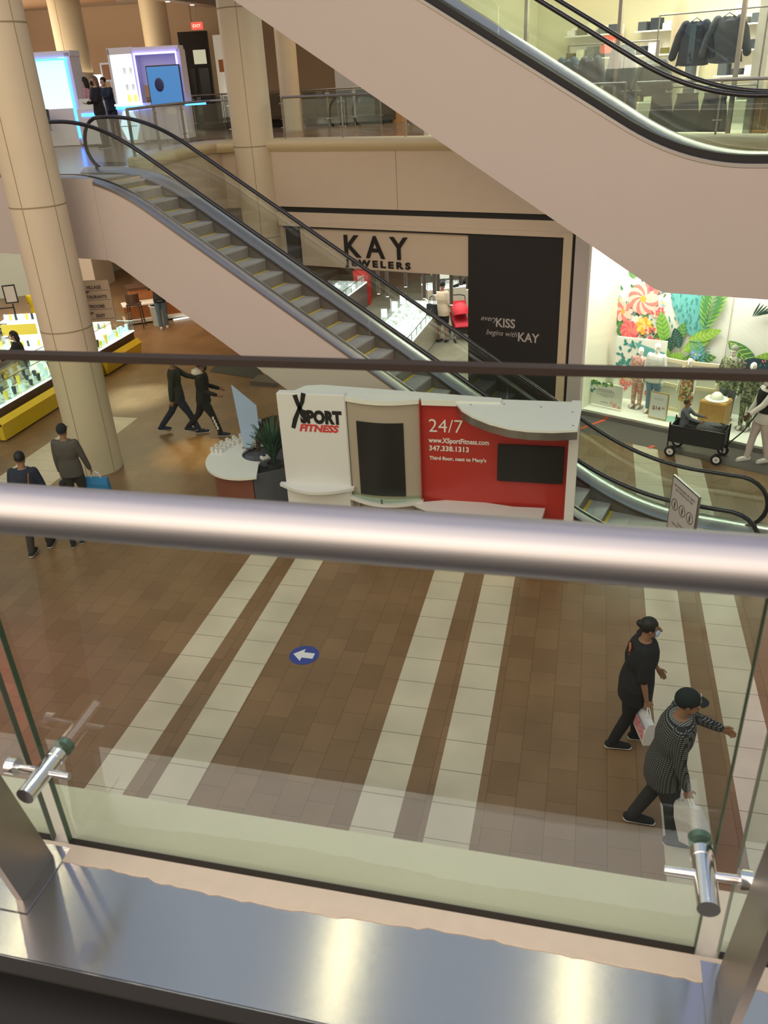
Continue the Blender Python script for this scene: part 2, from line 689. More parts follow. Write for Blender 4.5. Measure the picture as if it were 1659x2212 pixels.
# second floor slab beyond the void (one block; the bullnose ledge runs along its edge)
ek = [K_(-7.9, 0.1)[:2], K_(0.0, 0.1)[:2]]
slab_edge = [E_(30, 11.1)[:2], E_(11.6, 11.1)[:2], E_(11.6, 12.7)[:2], (-8.45, 15.6), (-8.72, 16.9), (-8.85, 18.2), (-8.5, 19.35),
             ek[0], ek[1], W_(0.02, 0.1)[:2], W_(9, 0.1)[:2]]
b = MB()
pts = slab_edge + [(13, 22), (13, 48), (-40, 48), (-40, 24)]
b.prism(pts, 3.96, 5.19)
struct(b.build('floor_second', M['beige']))
b = MB()
b.prism(slab_edge + [(13, 22), (13, 48), (-40, 48), (-40, 24)], 5.191, 5.2)
struct(b.build('floor_second_tiles', mat('second_floor_tiles', (.22, .15, .10), .22, noise=.25, nscale=1.5)))
# pinkish fascia of the landing, left of the escalator, and white soffit edge
b = MB()
b.box((-(11.6 + 31) / 2, 11.09, (3.9 + 5.27) / 2), (31 - 11.6, .06, 5.27 - 3.9))
o = b.build('trim_1', M['pink'])
o.rotation_euler = (0, 0, AE)
struct(o)


def sweep_wall(name, path, prof, material, parent=None):
    """profile (out, z) swept along a plan path; out is to the left of travel"""
    P = [Vector((p[0], p[1], 0)) for p in path]
    rs = []
    for i, p in enumerate(P):
        t0 = (P[i] - P[i - 1]).normalized() if i else (P[1] - P[0]).normalized()
        t1 = (P[i + 1] - P[i]).normalized() if i < len(P) - 1 else t0
        t = (t0 + t1).normalized()
        nrm = Vector((t.y, -t.x, 0)) / max(.5, (t.dot(t0)))
        rs.append([(p.x + nrm.x * o_, p.y + nrm.y * o_, z_) for o_, z_ in prof])
    return MB().rings(rs).build(name, material, parent, smooth=True)


bull = [(-.35, 5.2), (-.35, 5.45), (.02, 5.45)] + [(.02 + .11 * math.sin(R(a)), 5.34 + .11 * math.cos(R(a))) for a in (20, 45, 70, 90, 120, 150)] + [(.03, 5.2)]
struct(sweep_wall('trim_2', [(-8.30, 15.35), (-8.47, 15.9), (-8.66, 16.9), (-8.78, 18.2), (-8.55, 19.1), ek[0]], bull, M['bullnose']))
struct(sweep_wall('trim_3', [K_(-7.4, 0)[:2], K_(-.25, 0)[:2], W_(.3, 0)[:2], W_(9, 0)[:2]], bull, M['bullnose']))

# wall above the jewellery shop: fascia, black reveal, frame
kw = thing('wall_back', None, None, OK, AK)
struct(kw)


def kbox(name, x0, x1, z0, z1, y0, y1, m, parent=kw):
    return MB().box(((x0 + x1) / 2, (y0 + y1) / 2, (z0 + z1) / 2), (x1 - x0, y1 - y0, z1 - z0)).build(name, m, parent)


kbox('fascia_panel', -7.7, -4.15, 4.02, 5.3, 0, .25, M['beige'])
kbox('fascia_panel', -4.14, .35, 4.02, 5.3, 0, .25, M['beige'])
kbox('reveal_strip', -7.5, .2, 3.90, 4.02, .05, .25, M['blackm'])
kbox('lower_fascia', -7.5, -.1, 3.70, 3.90, -.0, .2, M['beige'])
kbox('frame_head', -7.3, -.25, 3.60, 3.70, -.05, .2, M['beige'])
kbox('frame_reveal', -7.2, -.42, 3.56, 3.60, -.02, .2, M['blackm'])
kbox('frame_post', -.42, -.24, 0, 3.66, -.06, .3, M['column'])
kbox('gap_strip', -.24, -.20, 0, 3.70, 0, .2, M['blackm'])
kbox('side_wall', -8.2, -7.25, 0, 4.0, .05, .4, M['beige'])

# storefront of the jeweller
sf = thing('storefront_sign', 'beige shop sign band with raised black KAY JEWELERS letters above the jeweller entrance', 'shop sign', OK, AK)
kbox('sign_band', -6.78, -2.5, 2.70, 3.56, .05, .18, M['beige'], sf)
text('big_letters', 'KAY', .68, (-5.62, .045, 2.97), M['black'], sf, extrude=.03, offset=.010, space=1.5, sx=1.0)
text('small_letters', 'JEWELERS', .20, (-5.56, .045, 2.765), M['black'], sf, extrude=.02, offset=.008, space=1.5, sx=1.36)
bp = thing('slogan_panel', 'tall black shop panel with grey slogan right of the jeweller entrance', 'panel', OK, AK)
kbox('panel_board', -2.48, -.43, 0, 3.56, -.03, .12, M['blackm'], bp)
text('slogan', 'every', .165, (-2.19, -.034, 1.80), M['gtxt'], bp, shear=.35, extrude=.002)
text('slogan', 'KISS', .27, (-1.84, -.034, 1.69), M['gtxt'], bp, extrude=.002, offset=.006, sx=.92)
text('slogan', 'begins with', .165, (-2.06, -.034, 1.50), M['gtxt'], bp, shear=.35, extrude=.002, sx=.95)
text('slogan', 'KAY', .27, (-1.33, -.034, 1.42), M['gtxt'], bp, extrude=.002, offset=.006, sx=.92)
o = MB().box((-6.98, .1, 1.78), (.36, .2, 3.54)).build('black_pier', M['dark'])
o.location = OK
o.rotation_euler = (0, 0, AK)
tag(o, 'narrow black pier at the left end of the jeweller shopfront', 'pier')
# jeweller interior shell
b = MB()
b.box((-5.2, 11.3, 1.95), (13, .1, 3.9))
b.box((.1, 6.2, 1.95), (.1, 10.2, 3.9))
o = b.build('wall_shop', mat('shop_wall_white', (.62, .58, .50), .7))
o.location = OK
o.rotation_euler = (0, 0, AK)
struct(o)
b = MB().box((-4.3, 5.7, .004), (9.6, 11.2, .008))
o = b.build('trim_4', mat('grey_green_carpet', (.27, .25, .18), .9, noise=.25, nscale=2.5))
o.location = OK
o.rotation_euler = (0, 0, AK)
struct(o)
b = MB().box((-2.55, 2.7, .012), (.85, 6.4, .01))
o = b.build('trim_5', mat('pale_plank_strip', (.62, .55, .38), .4, noise=.08))
o.location = OK
o.rotation_euler = (0, 0, AK)
struct(o)

# pale pilaster and shop window on the right
ww = thing('window_1', None, None, OW, AW)
struct(ww)


def wbox(name, x0, x1, z0, z1, y0, y1, m, parent=ww):
    return MB().box(((x0 + x1) / 2, (y0 + y1) / 2, (z0 + z1) / 2), (x1 - x0, y1 - y0, z1 - z0)).build(name, m, parent)


wbox('pilaster', -.32, 0, 0, 3.75, -.02, .5, M['lilac'])
wbox('window_frame', 0, .05, .06, 3.75, -.03, .05, M['whitetop'])
wbox('window_frame', .05, 9, 0, .09, -.04, .1, M['steel'])
wbox('window_pane', .05, 1.85, .09, 3.7, 0, .012, M['glassw'])
wbox('window_pane', 1.855, 9, .09, 3.7, 0, .012, M['glassw'])
wbox('display_floor', .03, 9, 0, .10, .05, 1.45, M['whitetop'])
wbox('side_panel', .0, .05, .1, 3.8, .05, 1.45, mat('cream_side_panel', (.66, .67, .52), .6))
wbox('back_panel', .05, 9, .1, 3.9, 1.4, 1.45, M['canvas'])
wbox('header', -.32, 9, 3.7, 5.2, 0, .2, M['beige'])
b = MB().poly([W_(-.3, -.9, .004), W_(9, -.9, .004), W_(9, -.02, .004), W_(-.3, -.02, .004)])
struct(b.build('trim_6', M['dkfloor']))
tape = mat('red_orange_tape', (.75, .10, .04), .5)
for x, y, l, lab in ((.52, -.42, .75, 'long red orange tape strip on the dark floor left of the wagon'), (1.98, -.85, .16, 'short red orange tape mark on the floor under the wagon')):
    o = MB().box((0, 0, 0), (.07, l, .004), rz=R(-16)).build('floor_tape', tape)
    o.location = W_(x, y, .007)
    o.rotation_euler = (0, 0, AW)
    tag(o, lab, 'tape')

# columns
def column(cx_, cy_, r, z0, z1, joints, seams, idx, name='column'):
    t = thing(name, None, None, (cx_, cy_, 0))
    lab = {1: 'big round cream column on the left, rising past the escalator top',
           2: 'round cream column between the escalator and the jeweller wall',
           3: 'cream column behind the blue lit kiosk at the left',
           4: 'cream column beside the dark shop front on the upper floor',
           5: 'cream column seen right of the middle column on the upper floor'}[idx]
    tag(t, lab, 'column')
    MB().cyl((0, 0, z0), (0, 0, z1), r, n=64).build('column_shaft', M['column'], t, smooth=True)
    for z in joints:
        MB().lathe([(r - .01, z - .012), (r + .0035, z - .012), (r + .0035, z + .012), (r - .01, z + .012)], n=64).build('ring_seam', M['seam'], t, smooth=True)
    for a in seams:
        x, y = math.cos(R(a)), math.sin(R(a))
        MB().box((x * (r + .001), y * (r + .001), (z0 + z1) / 2), (.008, .010, z1 - z0), rz=R(a)).build('vertical_seam', M['seam'], t)
    return t


column(-9.18, 12.98, .46, 0, 12, (.02, 2.85, 4.95, 7.6), (-88, -20, 160), 1)
column(-7.62, 19.2, .46, 0, 12, (3.35, 5.32, 8.0), (-75, 20), 2)
column(-17.3, 28.3, .52, 5.2, 10, (), (-90,), 3)
column(-16.5, 33.0, .50, 5.2, 10, (), (), 4)
column(-9.1, 26.3, .30, 5.2, 10, (), (), 5)

# second floor: far walls and coffered ceiling
def wall(name, p, q, z0, z1, m, th=.2):
    p, q = Vector((*p, 0)), Vector((*q, 0))
    d = q - p
    a = math.atan2(d.y, d.x)
    c = (p + q) / 2
    o = MB().box((0, 0, 0), (d.length, th, z1 - z0)).build(name, m)
    o.location = (c.x, c.y, (z0 + z1) / 2)
    o.rotation_euler = (0, 0, a)
    return struct(o)


wall('wall_left', (-34, 34), (-16.6, 36.5), 5.2, 10.5, M['brownwall'])
wall('wall_right', (-16.6, 36.5), (-4, 41), 5.2, 10.5, mat('warm_far_wall', (.5, .38, .26), .8))
wall('wall_far', (-4, 32), (0.5, 30), 5.2, 10.5, mat('lilac_far_wall', (.5, .47, .46), .7))
wall('wall_side', (-34, 34), (-38, 20), 5.2, 10.5, M['brownwall'])
# ground floor back walls
wall('wall_ground_left', (-30, 20), (-19.2, 27.5), 0, 3.96, mat('pale_green_wall', (.50, .53, .44), .6))
wall('wall_ground_back', (-19.2, 27.5), (-18.6, 37), 0, 3.96, mat('cream_far_wall', (.60, .55, .42), .6))
wall('wall_ground_far', (-18.6, 37), (-8, 37), 0, 3.96, M['beige'])
wall('wall_ground_side', (-7.95, 19.55), (-12.3, 30.3), 0, 3.96, M['beige'])
b = MB()
b.box((-18.05, 28.2, 1.9), (.5, 1.6, 3.8), rz=.1)
b.box((-17.6, 30.6, 1.9), (.5, .8, 3.8), rz=.1)
struct(b.build('trim_7', M['beige']))
b = MB()
b.prism([(-40, 24), (-40, 48), (13, 48), (13, 26), (-2, 23), (-9, 23.4), (-14, 24.5), (-24, 21)], 9.6, 9.9)
struct(b.build('ceiling', M['ceil']))
b = MB()
b.prism([(-30, 24), (-19, 24.6), (-15.5, 29), (-18, 33), (-30, 33)], 9.45, 9.599)
b.prism([(-14.5, 27), (-8, 26), (-7, 33), (-13.5, 34)], 9.45, 9.599)
struct(b.build('ceiling_coffer', M['cof']))
b = MB()
b.prism([(-19.5, 23.6), (-19.0, 23.6), (-14.6, 29), (-15.1, 29)], 9.2, 9.6)
b.prism([(-15.1, 28.6), (-14.6, 28.6), (-14.6, 35), (-15.1, 35)], 9.2, 9.6)
b.prism([(-30, 23.4), (-19.4, 23.4), (-19.4, 24.0), (-30, 24.0)], 9.2, 9.6)
struct(b.build('ceiling_beam', M['ceil']))
for i, (x, y) in enumerate([(-20.5, 24.0), (-18.3, 24.3), (-17.2, 26.4), (-15.3, 28.2), (-14.9, 31), (-14.9, 33)]):
    t = thing('ceiling_downlight', 'small recessed round downlight in the coffered upper ceiling', 'ceiling light', (x, y, 9.2), group='recessed downlights of the upper ceiling')
    MB().cyl((0, 0, -.02), (0, 0, 0), .10, n=16).build('trim_ring', M['white'], t)
    MB().cyl((0, 0, -.03), (0, 0, -.02), .075, n=16).build('lens', M['lampc'], t)

# near side: floor, curb under the railing
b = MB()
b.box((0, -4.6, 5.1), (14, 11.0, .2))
struct(b.build('floor_near', mat('near_floor_shade_black', (.008, .008, .008), .5, noise=.2, nscale=8)))  # near-black colour stands in for the deep shade on this floor
b = MB()
b.box((0, .98, 4.75), (14, .23, 1.10))
b.box((0, .815, 5.27), (14, .11, .055))
struct(MB().box((0, .80, 5.0), (14, .12, .49)).build('baseboard_near_shade', M['blackm']))  # black box put in as the deep shade under the sill
struct(b.build('trim_8', mat('cream_curb', (.52, .47, .37), .55, noise=.05, nscale=8)))
# ragged smear of plaster along the back edge of the steel sill
b = MB()
lo_, hi_ = [], []
for i in range(241):
    x = -2 + i * 4 / 240
    y = .913 - .004 * math.sin(x * 9) - .005 * rnd.random() - .006 * (1 if -.75 < x < -.2 else 0)
    lo_.append((x, y, 5.3050))
    hi_.append((x, .953, 5.3050))
b.rings([lo_, hi_], close=False)
b.rings([lo_, [(x, y, 5.2990) for x, y, z in lo_]], close=False)
struct(b.build('trim_9', mat('plaster_edge', (.50, .43, .34), .7, noise=.08, nscale=30)))
# ------------------------------------------------------------------ near railing
t = thing('steel_sill', 'wide brushed steel sill plate at the foot of the near railing', 'sill', (0, 0, F2))
MB().box((0, .8165, .101), (14, .197, .003)).build('top_plate', M['sill'], t)
MB().box((0, .717, .078), (14, .004, .046)).build('front_plate', brushed('sill_front_steel', (.42, .41, .40), .3, .6), t)
t = thing('handrail', 'thick round brushed steel handrail running across the near edge', 'handrail', (0, 0, F2))
MB().cyl((-4, .705, 1.030), (4, .705, 1.030), .0295, n=64).build('rail_tube', M['rail'], t, smooth=True)

for i, (x0, x1) in enumerate(((-2.165, -.985), (-.946, .252), (.291, 1.46))):
    labs = ('glass railing panel left of the left post', 'clear glass railing panel between the two near posts', 'glass railing panel right of the right post')
    t = thing('railing_glass', labs[i], 'glass panel', (0, .96, F2))
    MB().box(((x0 + x1) / 2, 0, .615), (x1 - x0, .012, 1.018)).build('pane', M['glassg'], t)
    MB().box(((x0 + x1) / 2, 0, 1.1275), (x1 - x0, .019, .009)).build('top_edge', M['gedge'], t)
    for sx in (x0 - .0008, x1 + .0008):
        MB().box((sx, 0, .615), (.0016, .0125, 1.018)).build('side_edge', mat('glass_side_edge', (.06, .09, .06), .2), t)
    MB().box(((x0 + x1) / 2, 0, .1045), (x1 - x0, .0125, .004)).build('bottom_edge', M['gedge'], t)


def post(x, lab, side):
    t = thing('railing_post', lab, 'post', (x, .87, F2 + .1025))
    bm = MB()
    bm.prism([(-.052, 0), (.050, 0), (-.115, .893), (-.190, .893)], -.0075, .0075, 'X')
    bm.build('flat_bar', brushed('post_steel', (.33, .29, .25), .38, .4, (0, 0, 1)), t)
    MB().box((0, 0, .0015), (.062, .150, .003), bev=.001).build('base_plate', M['sill'], t)
    # clamp for the glass: cross rod on the bar, stand-off drum through the glass
    xs = .065 if side > 0 else -.060
    MB().cyl((-side * .012, .035, .262), (side * .118, .035, .258), .0068, n=20).build('cross_rod', M['steel_m'], t, smooth=True)
    MB().cyl((-side * .006, .035, .262), (side * .012, .035, .262), .016, n=24).build('rod_collar', M['steel_m'], t, smooth=True)
    d = MB().cyl((xs, -.022, .257), (xs, .080, .257), .0165, n=32).build('standoff_drum', M['steel_m'], t, smooth=True)
    MB().cyl((xs, .066, .257), (xs, .082, .257), .0178, n=32).build('drum_ring', M['steel_m'], d, smooth=True)
    MB().cyl((xs, .0965, .257), (xs, .108, .257), .0178, n=32).build('outer_disc', mat('green_gasket_disc', (.12, .2, .16), .3, .6), d, smooth=True)
    return t


for lx, ly, lab in ((-6.36, 5.4, 'warm round pendant lamp high over the left of the void'), (-2.33, 5.8, 'warm round pendant lamp high over the middle of the void'), (0.38, 5.84, 'warm round pendant lamp high over the right of the void')):
    t = thing('pendant_lamp', lab, 'lamp', (lx, ly, 13.2))
    MB().cyl((0, 0, 0), (0, 0, .25), .13, n=24).build('lamp_housing', M['steel_d'], t, smooth=True)
    MB().cyl((0, 0, -.02), (0, 0, 0), .12, n=24).build('lamp_lens', M['lamp'], t)
    MB().cyl((0, 0, .25), (0, 0, 3), .01, n=6).build('suspension_rod', M['steel_d'], t)

post(-.967, 'flat steel railing post at the left with a glass clamp', 1)
post(.291, 'flat steel railing post at the right with a glass clamp', -1)

# ------------------------------------------------------------------ escalators
KS = .565


def prof_fn(c, lo, hi, w=.9, k=KS):
    s_lo = (lo - c) / k
    s_hi = (hi - c) / k

    def f(s):
        if s < s_lo - w:
            return lo
        if s < s_lo + w:
            return lo + k * (s - s_lo + w) ** 2 / (4 * w)
        if s < s_hi - w:
            return k * s + c
        if s < s_hi + w:
            return hi - k * (s_hi + w - s) ** 2 / (4 * w)
        return hi
    return f


def srange(a, b_, d=.15):
    n = max(1, int(math.ceil((b_ - a) / d)))
    return [a + (b_ - a) * i / n for i in range(n + 1)]


def band(s0, s1, sec, f):
    """cross-section (v, dz) swept along s"""
    rs = [[(-s, v, f(s) + dz) for v, dz in sec] for s in srange(s0, s1)]
    return MB().rings(rs)


def slab2(s0, s1, v0, v1, fb, ft):
    rs = [[(-s, v0, fb(s)), (-s, v1, fb(s)), (-s, v1, ft(s)), (-s, v0, ft(s))] for s in srange(s0, s1)]
    return MB().rings(rs)


def rail_path(v, s0, s1, hr, dk):
    """closed-looking handrail: flat, slope and a half loop at each end"""
    P = []
    r0 = (hr(s0) - dk(s0)) / 2 + .02
    for a in range(-80, 91, 15):
        P.append((-(s0 - r0 * math.cos(R(a))), v, hr(s0) - r0 + r0 * math.sin(R(a))))
    P += [(-s, v, hr(s)) for s in srange(s0, s1, .12)]
    r1 = (hr(s1) - dk(s1)) / 2 + .02
    for a in range(90, -81, -15):
        P.append((-(s1 + r1 * math.cos(R(a))), v, hr(s1) - r1 + r1 * math.sin(R(a))))
    return P


def escalator(name, label, V, z_lo, c_deck, s0, s1, s_comb, s_top, c_bot, bot_flat_lo, bot_flat_hi, c_hr, rise_top, bot_k=KS, ns=(.17, .22, .032)):
    """V: v of near cladding face; steps run between V+.32 and V+1.22"""
    t = thing(name, label, 'escalator', (0, 0, 0), AE)
    deck = prof_fn(c_deck, z_lo + .09, rise_top + .09)
    hr = prof_fn(c_hr, z_lo + .93, rise_top + .97)
    bot = prof_fn(c_bot, bot_flat_lo, bot_flat_hi, .12, bot_k)
    step_c = c_deck - .12
    W = 1.52
    near0, near1 = V, V + .27
    far0, far1 = V + 1.20, V + W
    dk2 = lambda s: deck(s) - .02
    slab2(s0, s1, near0, near1, bot, dk2).build('near_cladding', M['pink'], t)
    slab2(s0, s1, far0 + .02, far1, bot, dk2).build('far_cladding', M['pink'], t)
    slab2(s0, s1, near1, far0 + .02, bot, lambda s: bot(s) + .05).build('soffit_cladding', M['pink'], t)
    band(s0, s1, [(near0 - .012, -.05), (near0 - .012, .0), (near0 + .03, .022), (near1 - .02, .022), (near1 + .02, -.04), (near1 + .02, -.06), (near0, -.06)], deck).build('near_deck', M['steel'], t, smooth=True)
    band(s0, s1, [(far0 - .03, -.07), (far0 - .03, -.05), (far0 + .11, .03), (far1 - .03, .03), (far1 + .01, 0), (far1 + .01, -.05), (far0, -.09)], deck).build('far_deck', M['steel'], t, smooth=True)
    band(s0 + .1, s1 - .1, [(near0 + ns[0], .02), (near0 + ns[0], ns[2]), (near0 + ns[1], ns[2]), (near0 + ns[1], .02)], deck).build('black_deck_strip', M['blackm'], t)
    # skirts beside the steps and brush line
    slab2(s0 + .2, s1 - .2, near1 + .005, near1 + .02, lambda s: deck(s) - .6, lambda s: deck(s) - .03).build('near_skirt', M['skirt'], t)
    slab2(s0 + .2, s1 - .2, far0 - .02, far0 - .003, lambda s: deck(s) - .6, lambda s: deck(s) - .06).build('far_skirt', M['skirt'], t)
    slab2(s_comb - .1, s_top + .1, far0 - .05, far0 - .02, lambda s: deck(s) - .11, lambda s: deck(s) - .08).build('brush_strip', M['blackm'], t)
    gn, gf = V + .14, V + 1.36
    hs0, hs1 = s0 + .55, s1 - .55
    for g, nm in ((gn, 'near_handrail'), (gf, 'far_handrail')):
        P = rail_path(g, hs0, hs1, hr, deck)
        o = MB().tube(P, .034, 10).build(nm, M['rubber'], t, smooth='all')
        a = hs0
        cuts = [hs0]
        while a + 1.9 < hs1:
            a += 1.9
            cuts.append(a)
        cuts.append(hs1)
        for ca, cb in zip(cuts, cuts[1:]):
            slab2(ca + .004, cb - .004, g - .005, g + .005, lambda s: deck(s) + .02, lambda s: hr(s) - .03).build('balustrade_glass', M['glass'], t)
        for se, sg in ((hs0, -1), (hs1, 1)):
            r0 = (hr(se) - deck(se)) / 2 - .02
            zc = (hr(se) + deck(se)) / 2
            pp = [(-(se + sg * r0 * math.cos(R(a))), zc + r0 * math.sin(R(a))) for a in range(-90, 91, 15)]
            MB().prism(pp, g - .005, g + .005, 'Y').build('balustrade_glass', M['glass'], t)
    # landing plates
    fl = lambda z: (lambda s: z)
    slab2(s0 - .1, s_comb, near1 + .02, far0 - .02, fl(z_lo - .04), fl(z_lo + .008)).build('landing_plate', M['step'], t)
    slab2(s_top, s1 + .1, near1 + .02, far0 - .02, fl(rise_top - .04), fl(rise_top + .008)).build('landing_plate', M['step'], t)
    slab2(s_comb - .02, s_comb + .06, near1 + .02, far0 - .02, fl(z_lo), fl(z_lo + .012)).build('yellow_comb_edge', M['yellow'], t)
    # steps
    stf = prof_fn(step_c, z_lo - .02, rise_top - .02, .45)
    pitch = .358
    s = s_comb + .05
    while s < s_top - .1:
        z = stf(s)
        zn = stf(s - pitch)
        st = MB()
        sec = [(-s, z - .03), (-s, z), (-(s + pitch + .02), z), (-(s + pitch + .02), z - .03)]
        st.prism(sec, near1 + .03, far0 - .03, 'Y')
        so = st.build('step', M['step'], t)
        if z - zn > .012:
            MB().prism([(-s - .004, zn - .01), (-s - .004, z - .028), (-s - .05, z - .03), (-s - .03, zn - .01)], near1 + .03, far0 - .03, 'Y').build('riser', M['riser'], so)
        MB().box((-(s + pitch - .03), (near1 + far0) / 2, z + .002), (.045, far0 - near1 - .06, .006)).build('yellow_edge', M['yellow'], so)
        s += pitch
    return t, deck, hr


esc1, dk1, hr1 = escalator('escalator', 'escalator rising from the right foreground floor to the landing at the left',
                           11.08, 0.0, -1.13, .1, 13.1, 1.05, 11.9, -2.62, -.02, 3.9, -.27, F2)
esc2, dk2, hr2 = escalator('escalator', 'escalator at the upper right climbing to the third floor, broad pinkish side',
                           13.2, F2, 4.08, -1.2, 13.4, 1.0, 11.9, 2.10, 3.45, 9.0, 4.95, 10.4, .59, (.04, .20, .105))
# ------------------------------------------------------------------ gym promotion stand
t = thing('promotion_stand', 'large white and red gym promotion stand with dark screens beside the escalator', 'stand', (0, 0, 0))
SL, SM = (-4.31, -3.27), (-3.27, -2.19)
YF = 10.6
# left white panel: board with slight bow and plinth under a curved shelf
MB().box((-3.79, YF + .09, 1.32), (1.04, .14, 2.60), bev=.012).build('logo_panel', M['white'], t)


def bowed(x0, x1, y, bow, n=12):
    return [(x0 + (x1 - x0) * i / n, y - bow * math.sin(PI * i / n)) for i in range(n + 1)]


def shelf(name, x0, x1, yb, yf, bow, z, th, m, parent):
    pts = [(x0, yb)] + bowed(x0, x1, yf, bow) + [(x1, yb)]
    return MB().prism(pts, z - th, z).build(name, m, parent, smooth=True)


shelf('curved_ledge', -4.40, -3.22, YF + .05, YF - .02, .22, 1.16, .045, M['white'], t)
shelf('lower_plinth', -4.28, -3.29, YF + .05, YF - .0, .02, 1.115, 1.10, M['white'], t)
text('logo_text', 'SPORT', .262, (-3.965, YF + .015, 2.178), M['black'], t, offset=.016, extrude=.004, sx=.78, space=1.02)
# brush-like X of the logo
b = MB()
for p in ([(-4.02, 2.60), (-3.985, 2.46), (-3.945, 2.36), (-3.90, 2.25), (-3.885, 2.19)], [(-3.885, 2.63), (-3.915, 2.50), (-3.985, 2.36), (-4.05, 2.22), (-4.095, 2.08)]):
    w = (.034, .030, .028, .034, .03)
    L_, R_ = [], []
    for i, (x, z) in enumerate(p):
        q = p[min(i + 1, 4)], p[max(i - 1, 0)]
        d = Vector((q[0][0] - q[1][0], q[0][1] - q[1][1])).normalized()
        L_.append((x - d.y * w[i], z + d.x * w[i]))
        R_.append((x + d.y * w[i], z - d.x * w[i]))
    b.prism(L_ + R_[::-1], YF + .010, YF + .020, 'Y')
b.build('logo_text', M['black'], t)
text('logo_text', 'FITNESS', .150, (-4.005, YF + .015, 2.040), M['redtxt'], t, offset=.006, shear=.25, sx=1.12)
# top boxes (white lid running behind) and middle taupe bay with bowed lid
MB().prism([(-3.98, 11.02), (-3.75, 11.08), (-1.05, 10.78), (-1.05, 10.62), (-2.15, 10.60), (-2.2, 10.73), (-3.25, 10.73), (-4.10, 10.78)], 2.52, 2.60).build('top_lid', M['whitetop'], t)
pts = [(SM[0], YF + .12)] + bowed(SM[0], SM[1], YF + .02, .12) + [(SM[1], YF + .12)]
MB().prism(pts, 2.53, 2.595).build('bay_lid', M['whitetop'], t, smooth=True)
pts = [(SM[0] + .01, YF + .22)] + [(x, y) for x, y in bowed(SM[0] + .01, SM[1] - .01, YF + .06, .10)] + [(SM[1] - .01, YF + .22)]
MB().prism(pts, .04, 2.53).build('taupe_bay', M['taupe'], t, smooth=True)
pts = bowed(-3.115, -2.42, YF - .012, .035, 8)
MB().prism(pts + [(x, y + .05) for x, y in pts[::-1]], 1.07, 2.24).build('portrait_screen', M['screen'], t, smooth=True)
o = shelf('bay_ledge', SM[0] - .02, SM[1] + .03, YF + .05, YF - .03, .19, 1.02, .05, M['white'], t)
shelf('glass_ledge', SM[0] + .02, SM[1] - .0, YF + .05, YF - .06, .19, 1.075, .012, M['glassg'], t)
for gx in (-2.75,):
    MB().cyl((gx, YF - .20, .94), (gx, YF - .20, 1.09), .013, n=12).build('ledge_stud', M['steel_d'], t)
for x0 in (-3.24, -3.14, -2.72, -2.30):
    MB().box((x0, YF - .03, .5), (.03, .05, .92)).build('bay_rib', M['steel'], t)
for kx in (-2.79, -2.65):
    MB().sph((kx, YF - .08, .85), (.014, .014, .014), 10).build('door_knob', M['steel_m'], t)
# red bay, screen, lettering
MB().box((-1.14, YF + .14, 1.28), (2.10, .10, 2.48)).build('red_board', M['red'], t)
MB().box((-2.18, YF + .08, 1.32), (.012, .16, 2.50)).build('red_side_board', M['red'], t)
text('white_text', '24/7', .285, (-2.08, YF + .085, 2.09), M['wtxt'], t, offset=-.002)
text('white_text', 'www.XSportFitness.com', .108, (-2.075, YF + .085, 1.925), M['wtxt'], t, offset=.0025, sx=.80)
text('white_text', '347.338.1313', .108, (-2.075, YF + .085, 1.80), M['wtxt'], t, offset=.0025)
text('white_text', "Third floor, next to Macy's", .076, (-2.07, YF + .085, 1.655), M['wtxt'], t, offset=.0020)
MB().box((-.62, YF + .055, 1.68), (.92, .07, .56), bev=.008).build('wide_screen', M['screen'], t)
# side fin, canopy
MB().box((-.04, YF - .02, 1.29), (.13, .60, 2.56), bev=.008).build('side_fin', M['white'], t)
cp = [(-1.68, 10.72), (-1.66, 10.60), (-1.55, 10.36), (-1.38, 10.15), (-1.12, 9.93), (-.85, 9.79), (-.6, 9.74), (-.30, 9.75), (.0, 9.82), (.03, 10.48), (.03, 10.80), (-1.68, 10.80)]
MB().prism(cp, 2.545, 2.575).build('canopy_top', M['whitetop'], t)
ed = [p for p in cp[:9]]
b = MB()
b.rings([[(x, y, 2.545), (x * .995 - .0, y + .02, 2.545), (x * .995, y + .02, 2.44), (x, y, 2.44)] for x, y in ed])
b.build('canopy_edge', M['steel'], t, smooth=True)
for x, y in ((-1.45, 10.55), (-1.0, 10.62), (-.5, 10.56), (-.08, 10.42), (-.06, 9.95)):
    MB().cyl((x, y, 2.575), (x, y, 2.580), .012, n=10).build('canopy_screw', M['steel_d'], t)
# curved desk with pedestal
dk = [(-2.30, 10.55), (-2.08, 10.72), (-1.74, 10.98 - .28), (-1.5, 10.70), (-1.25, 10.62), (-.95, 10.60), (-.65, 10.58), (-.38, 10.58), (-.45, 10.02), (-.96, 9.97), (-1.49, 10.09), (-2.01, 10.37)]
dk = [(-2.30, 10.54), (-1.75, 10.72), (-1.30, 10.70), (-.83, 10.62), (-.38, 10.64), (-.44, 10.02), (-.70, 9.97), (-.96, 9.97), (-1.25, 10.00), (-1.49, 10.08), (-1.75, 10.20), (-2.01, 10.36)]
MB().prism(dk, .94, 1.0).build('desk_top', M['white'], t)
MB().prism([(-2.0, 10.45), (-1.1, 10.35), (-.6, 10.4), (-.6, 10.33), (-1.1, 10.33), (-1.95, 10.40)], .02, .94).build('desk_pedestal', M['white'], t)

